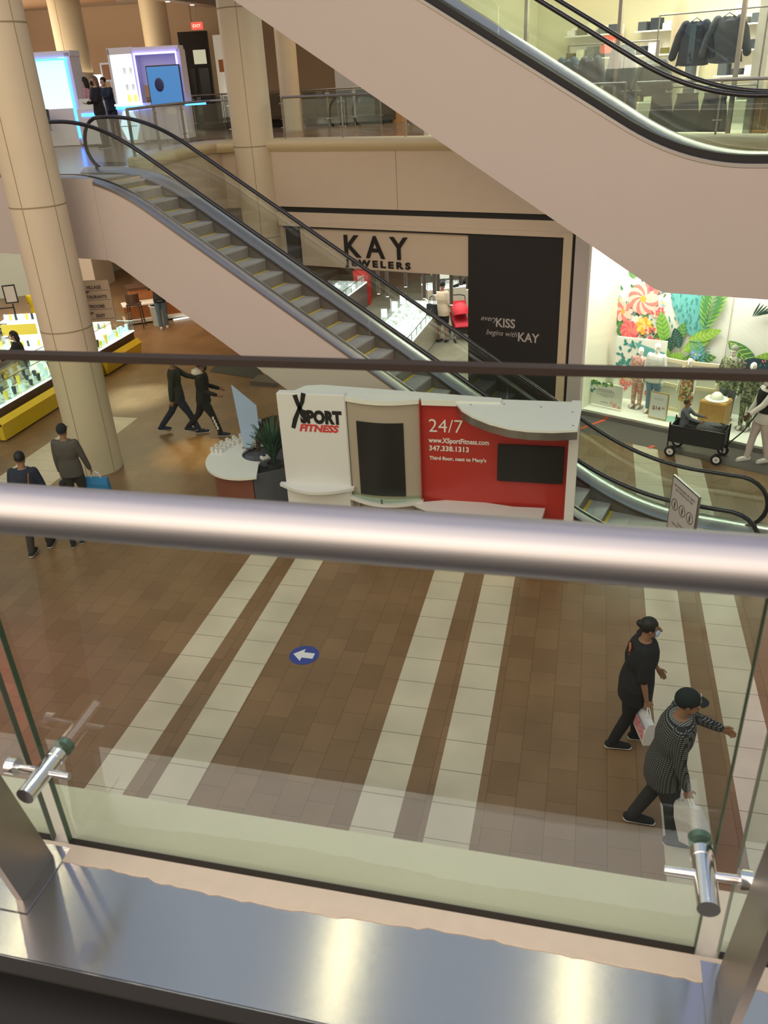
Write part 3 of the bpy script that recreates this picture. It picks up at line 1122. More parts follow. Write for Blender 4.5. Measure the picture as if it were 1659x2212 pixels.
# round white desk at the left end with cups and glass screen
t = thing('crescent_desk', 'crescent white counter desk with tall smoky side at the left of the gym stand', 'desk', (-5.3, 11.75, 0))
oc = arc(0, 0, .80, 112, 292, 26)
oc = [(x * .98, y * 1.12) for x, y in oc]
ic = arc(.13, .12, .36, 285, 110, 16)
MB().prism(oc + [(.36, -.80), (.20, -.27)] + ic, 1.02, 1.06).build('desk_top', M['whitetop'], t, smooth=True)
oc2 = [(x * .86, y * .88) for x, y in oc]
b = MB()
b.rings([[(x, y, z) for x, y in oc2] for z in (0.02, 1.02)], close=False)
b.rings([[(x * .97, y * .97, z) for x, y in oc2] for z in (0.02, 1.02)], close=False)
b.build('curved_front', M['redwood'], t, smooth=True)
MB().cyl((.13, .12, .02), (.13, .12, 1.0), .38, n=32).build('inner_well', M['smoke'], t, smooth=True)
MB().prism([(.26, -.72), (.30, -.72), (.74, -.40), (.74, -.36)], .02, 1.05).build('smoky_side', M['smoke'], t)
t = thing('glass_screen', 'pale blue triangular glass screen standing on the crescent desk', 'screen', (-5.55, 12.0, 1.06))
b = MB()
b.prism([(-.09, 1.15), (.31, .80), (.31, .40), (.10, .02), (-.02, .02)], -.006, .006, 'Y')
b.build('pane', mat('frosted_blue_pane', (.36, .47, .66), .15, spec=.6), t)
MB().box((.06, 0, .012), (.2, .08, .024)).build('foot', M['steel'], t)
t = thing('tablet_holder', 'dark curved panel with a brown top behind the glass screen', 'panel', (-4.95, 12.15, 0))
b = MB()
pa = arc(0, 0, .42, 60, 200, 12)
b.prism(pa + [(x * .93, y * .93) for x, y in pa[::-1]], .02, 1.48)
b.build('curved_board', M['dwood'], t, smooth=True)
MB().cyl((-.42, .0, 1.50), (-.30, .02, 1.50), .05, n=14).build('top_knob', M['steel'], t)
# cups in three rows along the far-left edge of the desk
cup = thing('paper_cup', None, 'cup', (0, 0, 1.06), group='pale cups standing on the crescent desk')
MB().lathe([(.026, 0), (.034, .085), (.031, .085), (.024, .006)], n=14).build('cup_wall', M['white'], cup, smooth=True)
MB().cyl((0, 0, .07), (0, 0, .074), .030, n=14).build('cup_filling', mat('pale_green_fill', (.42, .48, .38), .5), cup)
cup['label'] = 'small pale paper cup in the rows on the crescent desk'
k = 0
for i in range(6):
    for j in range(3):
        a = R(178 - i * 9.5)
        r = .78 - j * .085
        x, y = -5.3 + r * math.cos(a) * .98, 11.75 + r * math.sin(a) * 1.12
        if k == 0:
            cup.location = (x, y, 1.06)
        else:
            clone(cup, (x, y, 1.06))
        k += 1
t = thing('phone_box', 'small white and black box lying inside the crescent desk', 'box', (-5.0, 11.55, 1.10))
MB().cyl((.0, .0, -.10), (0, 0, 0), .10, n=16).build('turntable', M['smoke'], t)
MB().box((0, 0, .03), (.16, .12, .05), rz=.8, bev=.01).build('box_body', M['white'], t)
MB().box((-.02, 0, .058), (.05, .05, .008), rz=.8).build('black_pad', M['black'], t)


def plant(name, label, loc, h, n, spread, seed, parent_cat='plant'):
    t = thing(name, label, parent_cat, loc)
    rr = random.Random(seed)
    MB().lathe([(.09, 0), (.13, .26), (.12, .26), (.08, .02)], n=20).build('pot', M['dark'], t, smooth=True)
    b = MB()
    for i in range(n):
        a = rr.uniform(0, 2 * PI)
        L = h * rr.uniform(.6, 1.0)
        sp_ = spread * rr.uniform(.4, 1.0)
        w = rr.uniform(.016, .03)
        P = []
        for k_ in range(6):
            u = k_ / 5
            rad = sp_ * u ** 1.4
            P.append(Vector((rad * math.cos(a), rad * math.sin(a), .22 + L * (u - .35 * u * u * (sp_ / spread)))))
        sd = Vector((-math.sin(a), math.cos(a), 0))
        prev = None
        for k_, p in enumerate(P):
            ww_ = w * (1 - abs(k_ / 5 - .4) * 1.5) + .003
            cur = (b.b.verts.new(p + sd * ww_), b.b.verts.new(p + Vector((0, 0, -.012))), b.b.verts.new(p - sd * ww_))
            if prev:
                b.b.faces.new((prev[0], cur[0], cur[1], prev[1]))
                b.b.faces.new((prev[1], cur[1], cur[2], prev[2]))
            prev = cur
    b.build('leaves', M['plant'], t)
    return t


plant('potted_plant', 'dark green leafy plant between the crescent desk and the white logo panel', (-4.80, 11.42, .85), 1.0, 90, .42, 5)
o = MB().cyl((-4.80, 11.42, .02), (-4.80, 11.42, .85), .20, n=24).build('plant_stand', M['smoke'], smooth=True)
tag(o, 'dark cylinder stand carrying the leafy plant', 'stand')

# round blue arrow sticker
t = thing('arrow_sticker', 'round blue floor sticker with a white arrow pointing left', 'sticker', (-3.275, 8.0, 0))
MB().cyl((0, 0, .001), (0, 0, .003), .195, n=48).build('disc', M['blue'], t)
MB().prism([(-.15, 0), (-.02, .125), (-.02, .055), (.13, .055), (.13, -.055), (-.02, -.055), (-.02, -.125)], .003, .0045).build('arrow', M['wtxt'], t)

# standing sign in front of the escalator foot
t = thing('rules_sign', 'white framed standing sign with three round icons at the escalator foot', 'sign', (1.50, 10.62, 0), R(-67))
MB().box((0, 0, .015), (.50, .30, .03), bev=.005).build('base', M['steel_d'], t)
MB().cyl((0, 0, .03), (0, 0, .36), .025, n=12).build('post', M['steel_d'], t)
MB().box((0, 0, .92), (.72, .03, 1.16)).build('frame', M['steel'], t)
MB().box((0, -.017, .92), (.67, .004, 1.11)).build('poster', mat('poster_pale', (.62, .56, .55), .5), t)
MB().prism([(-.333, .37), (.333, .37), (.333, .43), (-.333, .64)], -.0215, -.0195, 'Y').build('brown_corner', mat('poster_brown', (.35, .20, .12), .5), t)
dt = mat('dark_lettering', (.13, .10, .09), .6)
for i_, (s_, z_) in enumerate((('NO STROLLERS OR CARTS', 1.370), ('ON THE ESCALATORS', 1.315), ('PLEASE', 0.850), ('USE THE ELEVATORS', 0.795), ('THANK YOU', 0.680))):
    text('sign_text', s_, .048 if i_ < 4 else .038, (0 if i_ < 4 else .06, -.0205, z_), dt, t, align='CENTER', extrude=.001)
for x, z in ((-.21, 1.10), (0, 1.10), (.21, 1.10)):
    P = [(x + .082 * math.cos(2 * PI * i / 24), -.0205, z + .082 * math.sin(2 * PI * i / 24)) for i in range(24)]
    MB().tube(P, .006, 6, closed=True).build('icon_ring', dt, t)
    b = MB()
    b.sph((x, -.0205, z + .035), (.014, .003, .014), 8)
    b.prism([(x - .02, z + .02), (x + .02, z + .02), (x + .01, z - .058), (x - .014, z - .058)], -.0225, -.0195, 'Y')
    b.build('icon_figure', dt, t)

# dark mat beside the escalator
o = MB().prism([(-9.42, 18.88), (-9.5, 19.56), (-8.67, 19.82), (-8.01, 19.11), (-7.81, 18.41)], .002, .012).build('floor_mat', M['mat'])
tag(o, 'dark grey green floor mat behind the two walking men', 'mat')
o = MB().prism([(-7.95, 18.0), (-7.9, 18.5), (-7.3, 18.4), (-7.2, 17.9)], .0, .10).build('metal_cover', M['steel_d'])
tag(o, 'low pale metal cover beside the escalator base', 'cover')

# ------------------------------------------------------------------ yellow watch kiosk
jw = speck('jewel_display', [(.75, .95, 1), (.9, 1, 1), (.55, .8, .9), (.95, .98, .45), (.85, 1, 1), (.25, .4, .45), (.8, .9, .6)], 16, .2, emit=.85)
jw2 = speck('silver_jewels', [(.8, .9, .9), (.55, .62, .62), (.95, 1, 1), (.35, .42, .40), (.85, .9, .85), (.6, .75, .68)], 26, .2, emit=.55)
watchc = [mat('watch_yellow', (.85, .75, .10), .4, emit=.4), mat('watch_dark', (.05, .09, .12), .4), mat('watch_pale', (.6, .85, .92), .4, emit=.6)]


def showcase(name, label, loc, rz, L, D, mbase, mlow, seed, items=26):
    """glass topped showcase: base, dark strip, lit display bed, glass box with frame"""
    t = thing(name, label, 'showcase', loc, rz)
    MB().box((0, 0, .18), (L, D, .30)).build('plinth', mlow, t)
    b = MB()
    b.rings([[(-L / 2, -D / 2 - .10, .33), (L / 2, -D / 2 - .10, .33)], [(-L / 2, -D / 2 - .16, .05), (L / 2, -D / 2 - .02, .05)]], close=False)
    MB().box((0, 0, .50), (L - .02, D - .06, .34)).build('dark_body', mbase, t)
    MB().box((0, -.0, .68), (L, D, .03)).build('light_frame', M['litwhite'], t)
    MB().box((0, 0, .70), (L - .06, D - .08, .02)).build('display_bed', jw, t)
    g = MB().box((0, 0, .95), (L - .01, D, .46)).build('glass_box', M['glass'], t)
    for sx in (-1, 1):
        MB().box((sx * (L / 2), 0, .95), (.012, D, .012)).build('glass_edge', M['cyanpanel'], t)
    MB().box((0, -D / 2, 1.185), (L, .012, .012)).build('top_edge', M['steel'], t)
    MB().box((0, D / 2, 1.185), (L, .012, .012)).build('top_edge', M['steel'], t)
    rr = random.Random(seed)
    for i in range(items):
        x = -L / 2 + .12 + (L - .24) * (i % 13) / 12
        y = -D / 2 + .15 + (D - .3) * (i // 13) / max(1, items // 13 - 1 or 1)
        h = rr.uniform(.10, .22)
        o = MB().cyl((x, y, .71), (x, y, .71 + h), .035, .05, n=8).build('watch_stand', watchc[rr.choice((0, 2, 2, 1))], t)
    return t


# long side parallel to the stripes, facing the column
t = showcase('watch_showcase', 'lit glass showcase on a long yellow plinth at the left edge', (-12.45, 15.9, 0), PI / 2, 3.9, .62, M['dwood'], M['yellowk'], 3)
b = MB()
b.prism([(-12.0, 13.95), (-12.0, 17.98), (-12.12, 17.98), (-12.12, 13.95)], .04, .40)
o = b.build('yellow_skirting', M['yellowk'])
tag(o, 'sloping yellow skirting board of the watch kiosk, in front of the left showcase', 'skirting')
b = MB()
b.rings([[(-11.995, y, .34), (-11.97, y, .40), (-12.09, y, .50), (-12.14, y, .40)] for y in (13.95, 18.0)])
b.build('yellow_bevel', M['yellow'], o)
t = showcase('watch_showcase', 'lit glass showcase of the watch kiosk seen right of the big column', (-12.45, 19.2, 0), PI / 2, 1.9, .62, M['dwood'], M['yellowk'], 4, 13)
b = MB()
b.rings([[(-12.06, y, .04), (-11.98, y, .36), (-12.10, y, .48), (-12.14, y, .40)] for y in (18.3, 20.15)])
o = b.build('yellow_skirting', M['yellowk'])
tag(o, 'yellow skirting of the watch kiosk right of the column', 'skirting')
t = showcase('watch_showcase', 'second lit showcase row behind the woman in the watch kiosk', (-14.9, 17.2, 0), PI / 2, 3.6, .62, M['dwood'], M['yellowk'], 6)
t = showcase('watch_showcase', 'lit showcase across the far end of the watch kiosk', (-14.2, 20.5, 0), 0, 1.7, .6, M['dwood'], M['yellowk'], 8)
# tall lit display tower (yellow and white) left of the column and right of it
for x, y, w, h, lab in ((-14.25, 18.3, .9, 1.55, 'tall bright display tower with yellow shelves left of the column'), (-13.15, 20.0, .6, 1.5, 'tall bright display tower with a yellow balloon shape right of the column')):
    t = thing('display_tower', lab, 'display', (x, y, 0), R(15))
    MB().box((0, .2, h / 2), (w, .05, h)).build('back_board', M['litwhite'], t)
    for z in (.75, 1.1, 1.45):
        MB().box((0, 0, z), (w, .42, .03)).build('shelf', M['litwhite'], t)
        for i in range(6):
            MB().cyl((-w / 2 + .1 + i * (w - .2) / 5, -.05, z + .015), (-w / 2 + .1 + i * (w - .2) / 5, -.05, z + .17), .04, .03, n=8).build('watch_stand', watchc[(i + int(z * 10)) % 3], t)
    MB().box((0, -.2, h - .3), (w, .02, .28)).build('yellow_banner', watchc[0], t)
t = thing('ball_display', 'round yellow and red ball on the lit display right of the column', 'ball', (-12.7, 19.9, 1.35))
MB().sph((0, 0, 0), (.16, .16, .16), 18).build('ball', mat('ball_yellow', (.9, .75, .08), .4, emit=.3), t, smooth=True)
MB().cyl((0, 0, -.04), (0, 0, .02), .165, n=20).build('red_band', M['redtxt'], t)
MB().cyl((0, 0, -.35), (0, 0, -.15), .03, n=10).build('ball_foot', M['steel'], t)
t = thing('price_card', 'small yellow card with a round black mark on the left showcase', 'card', (-12.5, 16.9, 1.19), R(70))
MB().box((0, 0, .14), (.20, .01, .28)).build('card', mat('lime_card', (.75, .80, .10), .5), t)
MB().cyl((0, -.006, .17), (0, -.012, .17), .055, n=16).build('mark', M['dark'], t)
t = thing('cash_register', 'black register box with yellow edge in the watch kiosk', 'register', (-13.25, 15.2, .95), R(80))
MB().box((0, 0, -.46), (.8, .5, .92)).build('cabinet', M['dark'], t)
MB().box((0, 0, .05), (.6, .42, .10), bev=.01).build('box', M['blackm'], t)
MB().box((0, -.2, .005), (.64, .06, .02)).build('yellow_edge', M['yellow'], t)
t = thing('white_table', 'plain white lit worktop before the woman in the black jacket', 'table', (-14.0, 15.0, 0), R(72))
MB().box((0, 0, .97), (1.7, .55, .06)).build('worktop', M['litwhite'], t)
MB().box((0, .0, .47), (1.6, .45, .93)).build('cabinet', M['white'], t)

# hanging direction sign fixed on the column side
t = thing('direction_sign', 'sand coloured direction sign with rows of dark lettering behind the big column', 'sign', (-9.12, 14.0, 2.70), R(14))
MB().box((-.02, 0, .36), (.66, .06, .78)).build('board', mat('sand_board', (.55, .44, .30), .6), t)
for z in (.15, .55):
    MB().cyl((-.1, 0, z), (-.25, -.62, z), .02, n=10).build('bracket', M['steel_d'], t)
for i, s_ in enumerate(('ALL VILLAGE', 'RESTAURANTS', 'RESTROOMS', 'EXIT')):
    text('sign_row', s_, .085, (-.27 + (.22 if i == 3 else 0), -.034, .60 - i * .18), dt, t, offset=.003, sx=.88 if i < 3 else 1)
    MB().box((0, -.033, .57 - i * .18), (.58, .006, .006)).build('row_line', dt, t)

# ------------------------------------------------------------------ brown counter kiosk behind, stool, bin
t = thing('brown_kiosk', 'orange brown wooden counter kiosk with black equipment under the landing', 'kiosk', (-13.4, 24.3, 0), R(35))
MB().box((0, .3, .50), (2.0, .6, .80)).build('counter', M['wood'], t)
MB().box((0, .28, .95), (2.1, .7, .06)).build('counter_top', M['dwood'], t)
MB().box((-.3, -.35, .33), (2.0, .6, .42)).build('low_counter', M['wood'], t)
MB().box((-.3, -.35, .56), (2.04, .64, .03)).build('low_top', M['whitetop'], t)
MB().box((-.2, -.40, .10), (2.3, .8, .10)).build('white_base', M['whitetop'], t)
MB().box((1.6, .5, .33), (1.6, .7, .42), rz=.12).build('side_counter', M['wood'], t)
MB().box((1.6, .5, .08), (1.7, .8, .10), rz=.12).build('white_base', M['whitetop'], t)
MB().box((.1, .35, 1.12), (.7, .4, .26), bev=.02).build('black_machine', M['blackm'], t)
MB().box((.15, .3, 1.35), (.5, .04, .34), rz=0.0).build('monitor', M['black'], t)
MB().box((.05, -.0, 1.0), (.42, .18, .03)).build('lit_tray', M['cyanpanel'], t)
t = thing('floor_glow_lamp', 'white lit toe strip under the brown kiosk', 'lamp', (-12.2, 24.1, 0), R(42))
MB().box((0, 0, .03), (1.5, .08, .03)).build('strip', M['litwhite'], t)


def stool(label, loc, rz):
    t = thing('bar_stool', label, 'stool', loc, rz)
    MB().box((0, 0, .74), (.42, .42, .05), bev=.015).build('seat', M['dwood'], t)
    pts = arc(0, 0, .22, 20, 160, 10)
    MB().prism([(x * 1.0, y + .02) for x, y in pts] + [(x * .9, y * .9 + .02) for x, y in pts[::-1]], .80, 1.08).build('backrest', M['dwood'], t, smooth=True)
    for sx in (-1, 1):
        for sy in (-1, 1):
            MB().cyl((sx * .21, sy * .21, 0), (sx * .17, sy * .17, .74), .018, .022, n=8).build('leg', M['dwood'], t)
    for a, c in (((-.2, -.2), (.2, -.2)), ((.2, -.2), (.2, .2)), ((.2, .2), (-.2, .2)), ((-.2, .2), (-.2, -.2))):
        MB().cyl((*a, .25), (*c, .25), .012, n=8).build('foot_rail', M['dwood'], t)
    return t


stool('dark brown wooden bar stool before the brown kiosk', (-13.55, 22.75, 0), R(200))
t = thing('waste_bin', 'translucent grey waste bin beside the person in jeans', 'bin', (-13.0, 23.1, 0))
MB().lathe([(.17, 0), (.22, .62), (.20, .62), (.16, .03)], n=20).build('bin_body', mat('bin_grey', (.5, .55, .52), .3), t, smooth=True)
MB().lathe([(.235, .60), (.235, .64), (.205, .64), (.205, .60)], n=20).build('bin_rim', M['white'], t, smooth=True)
t = thing('queue_stand', 'thin black post with a framed card near the left edge', 'sign stand', (-15.6, 19.9, 0), R(30))
MB().cyl((0, 0, 0), (0, 0, 1.45), .02, n=10).build('post', M['blackm'], t)
MB().cyl((0, 0, 0), (0, 0, .03), .17, n=20).build('foot', M['blackm'], t)
MB().box((0, 0, 1.72), (.34, .03, .50)).build('frame', M['blackm'], t)
MB().box((0, -.018, 1.72), (.27, .005, .43)).build('card', M['lilac'], t)
for z in (1.35, ):
    MB().cyl((0, 0, z), (-1.0, .2, z - .02), .018, n=8).build('bar', M['blackm'], t)
t = thing('wall_light_panel', 'bright white light box high on the wall at the left edge', 'light box', (-16.6, 22.6, 3.0), R(30))
MB().box((0, 0, .15), (.42, .12, .95)).build('diffuser', M['litwhite'], t)
MB().box((.4, 0, -.35), (.9, .14, .10)).build('arm_shelf', M['litwhite'], t)
# ------------------------------------------------------------------ jeweller interior
# counters built in the wall frame: x along the front, y into the shop
def counter(label, x, y, rz, L, D, seed, front=None):
    px = K_(x, y)
    t = thing('jewelry_counter', label, 'counter', px, AK + rz)
    MB().box((0, 0, .40), (L, D, .72)).build('cabinet', front or mat('cream_cabinet', (.50, .46, .36), .5), t)
    MB().box((0, 0, .03), (L - .1, D - .12, .06)).build('toe_kick', M['dark'], t)
    MB().box((0, 0, .775), (L, D, .03)).build('led_tray', M['litwhite'], t)
    MB().box((0, 0, .797), (L - .05, D - .05, .014)).build('jewel_bed', jw2, t)
    MB().box((0, 0, .90), (L - .01, D - .01, .21)).build('glass_case', M['glassw'], t)
    for sy in (-1, 1):
        MB().box((0, sy * D / 2, 1.01), (L, .014, .014)).build('top_frame', M['steel_d'], t)
    n = int(L / .45)
    for i in range(n + 1):
        xx = -L / 2 + L * i / n
        for sy in (-1, 1):
            MB().box((xx, sy * D / 2, .9), (.010, .012, .22)).build('corner_bar', M['steel_d'], t)
    rr = random.Random(seed)
    for i in range(int(L * 9)):
        MB().box((rr.uniform(-L / 2 + .1, L / 2 - .1), rr.uniform(-D / 2 + .1, D / 2 - .1), .83), (rr.uniform(.04, .12), .05, rr.uniform(.02, .08)), rz=rr.uniform(0, 3)).build('jewel_tray', rr.choice((M['white'], M['litwhite'], M['canvas'])), t)
    return t


def k_of(x, y):                       # world -> wall frame
    d = Vector((x, y, 0)) - OK
    return d.x * math.cos(-AK) - d.y * math.sin(-AK) * 1.0, d.x * math.sin(-AK) + d.y * math.cos(-AK)


def wcounter(label, p, q, D, seed, front=None):
    """counter whose customer-side top edge runs p -> q in world coordinates"""
    p, q = Vector((*p, 0)), Vector((*q, 0))
    d = (q - p)
    a = math.atan2(d.y, d.x)
    n_ = Vector((-d.y, d.x, 0)).normalized()
    c = (p + q) / 2 + n_ * D / 2
    t = counter(label, 0, 0, a - AK, d.length, D, seed, front)
    t.location = (c.x, c.y, .009)
    return t


wcounter('long lit glass jewellery counter beside the woman with the stroller', (-4.12, 18.75), (-3.92, 23.2), 1.15, 3)
wcounter('far cross counter with a till at the back of the jeweller', (-4.7, 24.6), (-3.4, 25.2), .8, 6)
wcounter('glass jewellery counter at the left of the jeweller, behind the handrail', (-7.05, 22.6), (-6.85, 25.6), .95, 9, mat('brown_counter_front', (.16, .11, .09), .5))
wcounter('pale counter along the right side of the jeweller', (-1.35, 20.2), (-1.5, 25.0), .6, 12)
t = thing('red_pillar', 'bright red box pillar at the end of the left jewellery counter', 'pillar', (-7.1, 25.95, .009), AK + R(20))
MB().box((0, 0, .55), (.50, .42, 1.1), bev=.01).build('box', mat('signal_red', (.65, .02, .015), .4), t)
MB().box((0, -.215, .72), (.22, .01, .45)).build('card', mat('pinkish_card', (.8, .45, .40), .5), t)
t = thing('red_wall_sign', 'red strip sign high at the back left of the jeweller', 'sign', K_(-6.7, 9.9, 1.3), AK)
MB().box((0, 0, .4), (.9, .05, .28)).build('board', mat('signal_red2', (.65, .02, .015), .4), t)
t = thing('register', 'pale till with a dark screen on the far jewellery counter', 'till', (-4.3, 25.2, 1.03), R(20))
MB().box((0, 0, .08), (.45, .4, .16), bev=.01).build('body', M['canvas'], t)
MB().box((0, .05, .34), (.38, .04, .28)).build('screen', M['black'], t)
for i, (x, y, h) in enumerate(((-4.95, 21.2, .32), (-5.1, 20.6, .26), (-4.9, 22.0, .3))):
    t = thing('acrylic_stand', ('tall clear brochure stand on the middle of the long jewellery counter', 'short clear brochure stand nearest the front on the long counter', 'clear brochure stand at the far end of the long counter')[i], 'stand', (x, y, 1.03), R(10 * i))
    MB().box((0, 0, h / 2), (.20, .10, h)).build('body', M['glassw'], t)
    MB().box((0, 0, h * .4), (.15, .03, h * .8)).build('leaflet', M['litwhite'], t)
# hanging tubular lights below the sign
for i, (x, y, z0, z1) in enumerate(((-6.0, 1.5, 1.9, 3.2), (-5.75, 1.5, 1.85, 3.2), (-5.28, 1.6, 2.1, 3.2), (-4.72, 1.5, 1.88, 3.2), (-4.52, 1.65, 1.95, 3.2), (-4.3, 1.4, 2.1, 3.2), (-4.05, 1.6, 1.75, 3.2), (-3.85, 1.7, 2.2, 3.2), (-3.62, 1.6, 2.15, 3.2))):
    t = thing('tube_pendant', 'slim grey hanging tube lamp behind the sign band', 'lamp', K_(x + .42, y, -.12), AK, group='slim tube lamps hanging in the jeweller entrance')
    MB().cyl((0, 0, z0), (0, 0, z1), .045, n=14).build('tube', M['steel_d'], t, smooth=True)
    MB().cyl((0, 0, z0 - .01), (0, 0, z0), .035, n=12).build('lens', M['lampc'], t)
    MB().cyl((0, 0, z1), (0, 0, 3.95), .006, n=6).build('cable', M['black'], t)
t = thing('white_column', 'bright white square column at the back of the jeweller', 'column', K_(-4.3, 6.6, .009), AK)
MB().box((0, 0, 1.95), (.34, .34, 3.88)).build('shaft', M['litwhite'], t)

# stroller
t = thing('stroller', 'red hooded baby stroller pushed beside the long jewellery counter', 'stroller', (-3.35, 22.3, .01), R(200))
rs = []
for i in range(9):
    a = R(20 + 130 * i / 8)
    rs.append([(.24 * math.cos(PI * k_ / 10), -.05 + .34 * math.cos(a) * (.6 + .4 * math.sin(PI * k_ / 10)), .62 + .36 * math.sin(a) * (.3 + .7 * math.sin(PI * k_ / 10))) for k_ in range(11)])
MB().rings(rs, close=False).build('hood', mat('stroller_red', (.70, .03, .05), .6), t, smooth=True)
MB().prism([(-.30, .42), (.25, .35), (.38, .42), (.30, .50), (-.25, .56), (-.38, .95), (-.44, .93)], -.22, .22, 'X').build('seat', mat('stroller_red2', (.60, .03, .05), .7), t)
MB().box((0, 0, .25), (.36, .5, .14)).build('basket', M['dark'], t)
for sx in (-1, 1):
    MB().tube([(sx * .24, -.62, 1.02), (sx * .25, -.40, .70), (sx * .25, .10, .38), (sx * .22, .42, .12)], .014, 8).build('frame_tube', M['black'], t)
    MB().tube([(sx * .25, .10, .40), (sx * .26, -.30, .12)], .014, 8).build('frame_tube', M['black'], t)
    for y in (.42, -.32):
        MB().cyl((sx * .23, y, .10), (sx * .28, y, .10), .10, n=18).build('wheel', M['rubber'], t)
MB().tube([(-.24, -.62, 1.02), (-.1, -.68, 1.04), (.1, -.68, 1.04), (.24, -.62, 1.02)], .016, 8).build('push_bar', M['black'], t)

# ------------------------------------------------------------------ shop window display
MUR = [thing('mural', 'painted flower and jungle leaf mural covering the back of the shop window', 'mural', OW, AW)][0]
PAL = {
    'coral': (.80, .20, .17), 'pinkl': (.88, .50, .42), 'rose': (.70, .10, .14), 'oran': (.85, .38, .05), 'yel': (.85, .60, .12),
    'grn': (.07, .22, .07), 'grn2': (.22, .45, .06), 'teal': (.05, .25, .22), 'teal2': (.12, .40, .38), 'dk': (.015, .05, .03), 'lblue': (.25, .42, .70),
    'lime': (.50, .62, .12), 'sand': (.75, .55, .28), 'navy': (.02, .05, .08)}
PM = {k: mat('paint_' + k, v, .6, noise=.12, nscale=14) for k, v in PAL.items()}
YB = 1.395
LAY = [0]


def flat(pts, m, nm='painted_shape'):
    LAY[0] += 1
    y = YB - .0006 * LAY[0] - .001
    b = MB()
    vs = [b.b.verts.new((x, y, z)) for x, z in pts]
    f = b.b.faces.new(vs)
    if len(pts) > 4:
        bmesh.ops.triangulate(b.b, faces=[f])
    return b, y


class Paint:
    """painted shapes of one colour, one part of the mural each"""

    def __init__(self):
        self.d = {}

    def put(self, pts, c):
        LAY[0] += 1
        y = YB - .00012 * LAY[0] - .001
        b = self.d.setdefault(c, MB())
        cx_ = sum(p[0] for p in pts) / len(pts)
        cz_ = sum(p[1] for p in pts) / len(pts)
        cv = b.b.verts.new((cx_, y, cz_))
        vs = [b.b.verts.new((x, y, z)) for x, z in pts]
        for i in range(len(vs)):
            b.b.faces.new((cv, vs[i], vs[(i + 1) % len(vs)]))

    def flower(self, x, z, r, c, c2, n=9, core='yel'):
        for k_ in range(n):
            a = 2 * PI * k_ / n + x
            P = []
            for i in range(10):
                u = 2 * PI * i / 10
                lx, lz = .5 * r + .5 * r * math.cos(u), .30 * r * math.sin(u)
                P.append((x + lx * math.cos(a) - lz * math.sin(a), z + lx * math.sin(a) + lz * math.cos(a)))
            self.put(P, c if k_ % 2 else c2)
        self.put([(x + .2 * r * math.cos(2 * PI * i / 10), z + .2 * r * math.sin(2 * PI * i / 10)) for i in range(10)], core)

    def leaf(self, x, z, L, w, ang, c, vein=None, nv=6):
        a = R(ang)

        def T(u, v):
            return (x + u * math.cos(a) - v * math.sin(a), z + u * math.sin(a) + v * math.cos(a))
        P = [T(L * i / 8, w * math.sin(PI * i / 8) ** .8) for i in range(9)] + [T(L * i / 8, -w * math.sin(PI * i / 8) ** .8) for i in range(7, 0, -1)]
        self.put(P, c)
        if vein:
            self.put([T(0, .008), T(L * .95, 0), T(0, -.008)], vein)
            for i in range(1, nv):
                u = L * i / nv
                h = w * math.sin(PI * i / nv) ** .8 * .9
                for s_ in (-1, 1):
                    self.put([T(u - L * .06, 0), T(u - L * .03, 0), T(u + L * .08, s_ * h), T(u + L * .06, s_ * h)], vein)

    def frond(self, x, z, L, w, ang, c, n=9):
        a = R(ang)
        for i in range(n):
            u = L * i / n
            h = w * math.sin(PI * (i + 1) / (n + 1)) ** .7
            for s_ in (-1, 1):
                la = a + s_ * R(52)
                bx, bz = x + u * math.cos(a), z + u * math.sin(a)
                dx, dz = math.cos(la), math.sin(la)
                tx, tz = bx + dx * h, bz + dz * h
                nx, nz = -dz * h * .13, dx * h * .13
                self.put([(bx, bz), ((bx + tx) / 2 + nx, (bz + tz) / 2 + nz), (tx, tz), ((bx + tx) / 2 - nx, (bz + tz) / 2 - nz)], c)
        self.put([(x, z - .008), (x + L * math.cos(a), z + L * math.sin(a)), (x, z + .008)], c)

    def done(self, parent, names):
        for c, b in self.d.items():
            b.build('painted_' + names.get(c, c), PM[c], parent)
        self.d = {}


P_ = Paint()
nm_ = {'coral': 'coral_petals', 'pinkl': 'pink_petals', 'rose': 'rose_petals', 'oran': 'orange_petals', 'yel': 'yellow_marks', 'grn': 'green_leaves',
       'grn2': 'bright_leaves', 'teal': 'teal_leaves', 'teal2': 'pale_teal_marks', 'dk': 'dark_leaves', 'lblue': 'blue_flowers', 'lime': 'lime_veins', 'sand': 'sand_marks', 'navy': 'navy_foliage'}
rr = random.Random(11)
# left: flowers over small sprigs
for i in range(70):
    x, z = rr.uniform(.10, 1.02), rr.uniform(.9, 2.55)
    P_.leaf(x, z, rr.uniform(.06, .13), .018, rr.uniform(20, 160), rr.choice(('grn', 'teal', 'dk')))
for x, z, L, an in ((.16, 1.35, .24, 100), (.10, 1.55, .22, 80), (.24, 1.25, .22, 60), (.55, 1.95, .26, 120), (.62, 1.85, .26, 60), (.50, 2.35, .22, 150), (.72, 1.5, .24, 40), (.95, 1.3, .26, 80), (.38, 2.62, .24, 130), (.85, 1.55, .2, 100)):
    P_.leaf(x, z, L, .07, an, 'grn', 'grn2', 4)
P_.flower(.60, 2.22, .34, 'pinkl', 'coral', 16, 'oran')
P_.flower(.86, 2.58, .24, 'coral', 'rose', 8)
P_.flower(.18, 1.90, .23, 'coral', 'pinkl', 9, 'oran')
P_.flower(.36, 1.52, .22, 'coral', 'rose', 14, 'coral')
P_.flower(.68, 1.66, .20, 'oran', 'yel', 8, 'sand')
P_.flower(.62, 1.30, .14, 'pinkl', 'rose', 5)
P_.flower(.90, 1.27, .21, 'rose', 'coral', 6, 'rose')
P_.flower(.33, 1.18, .13, 'oran', 'yel', 6)
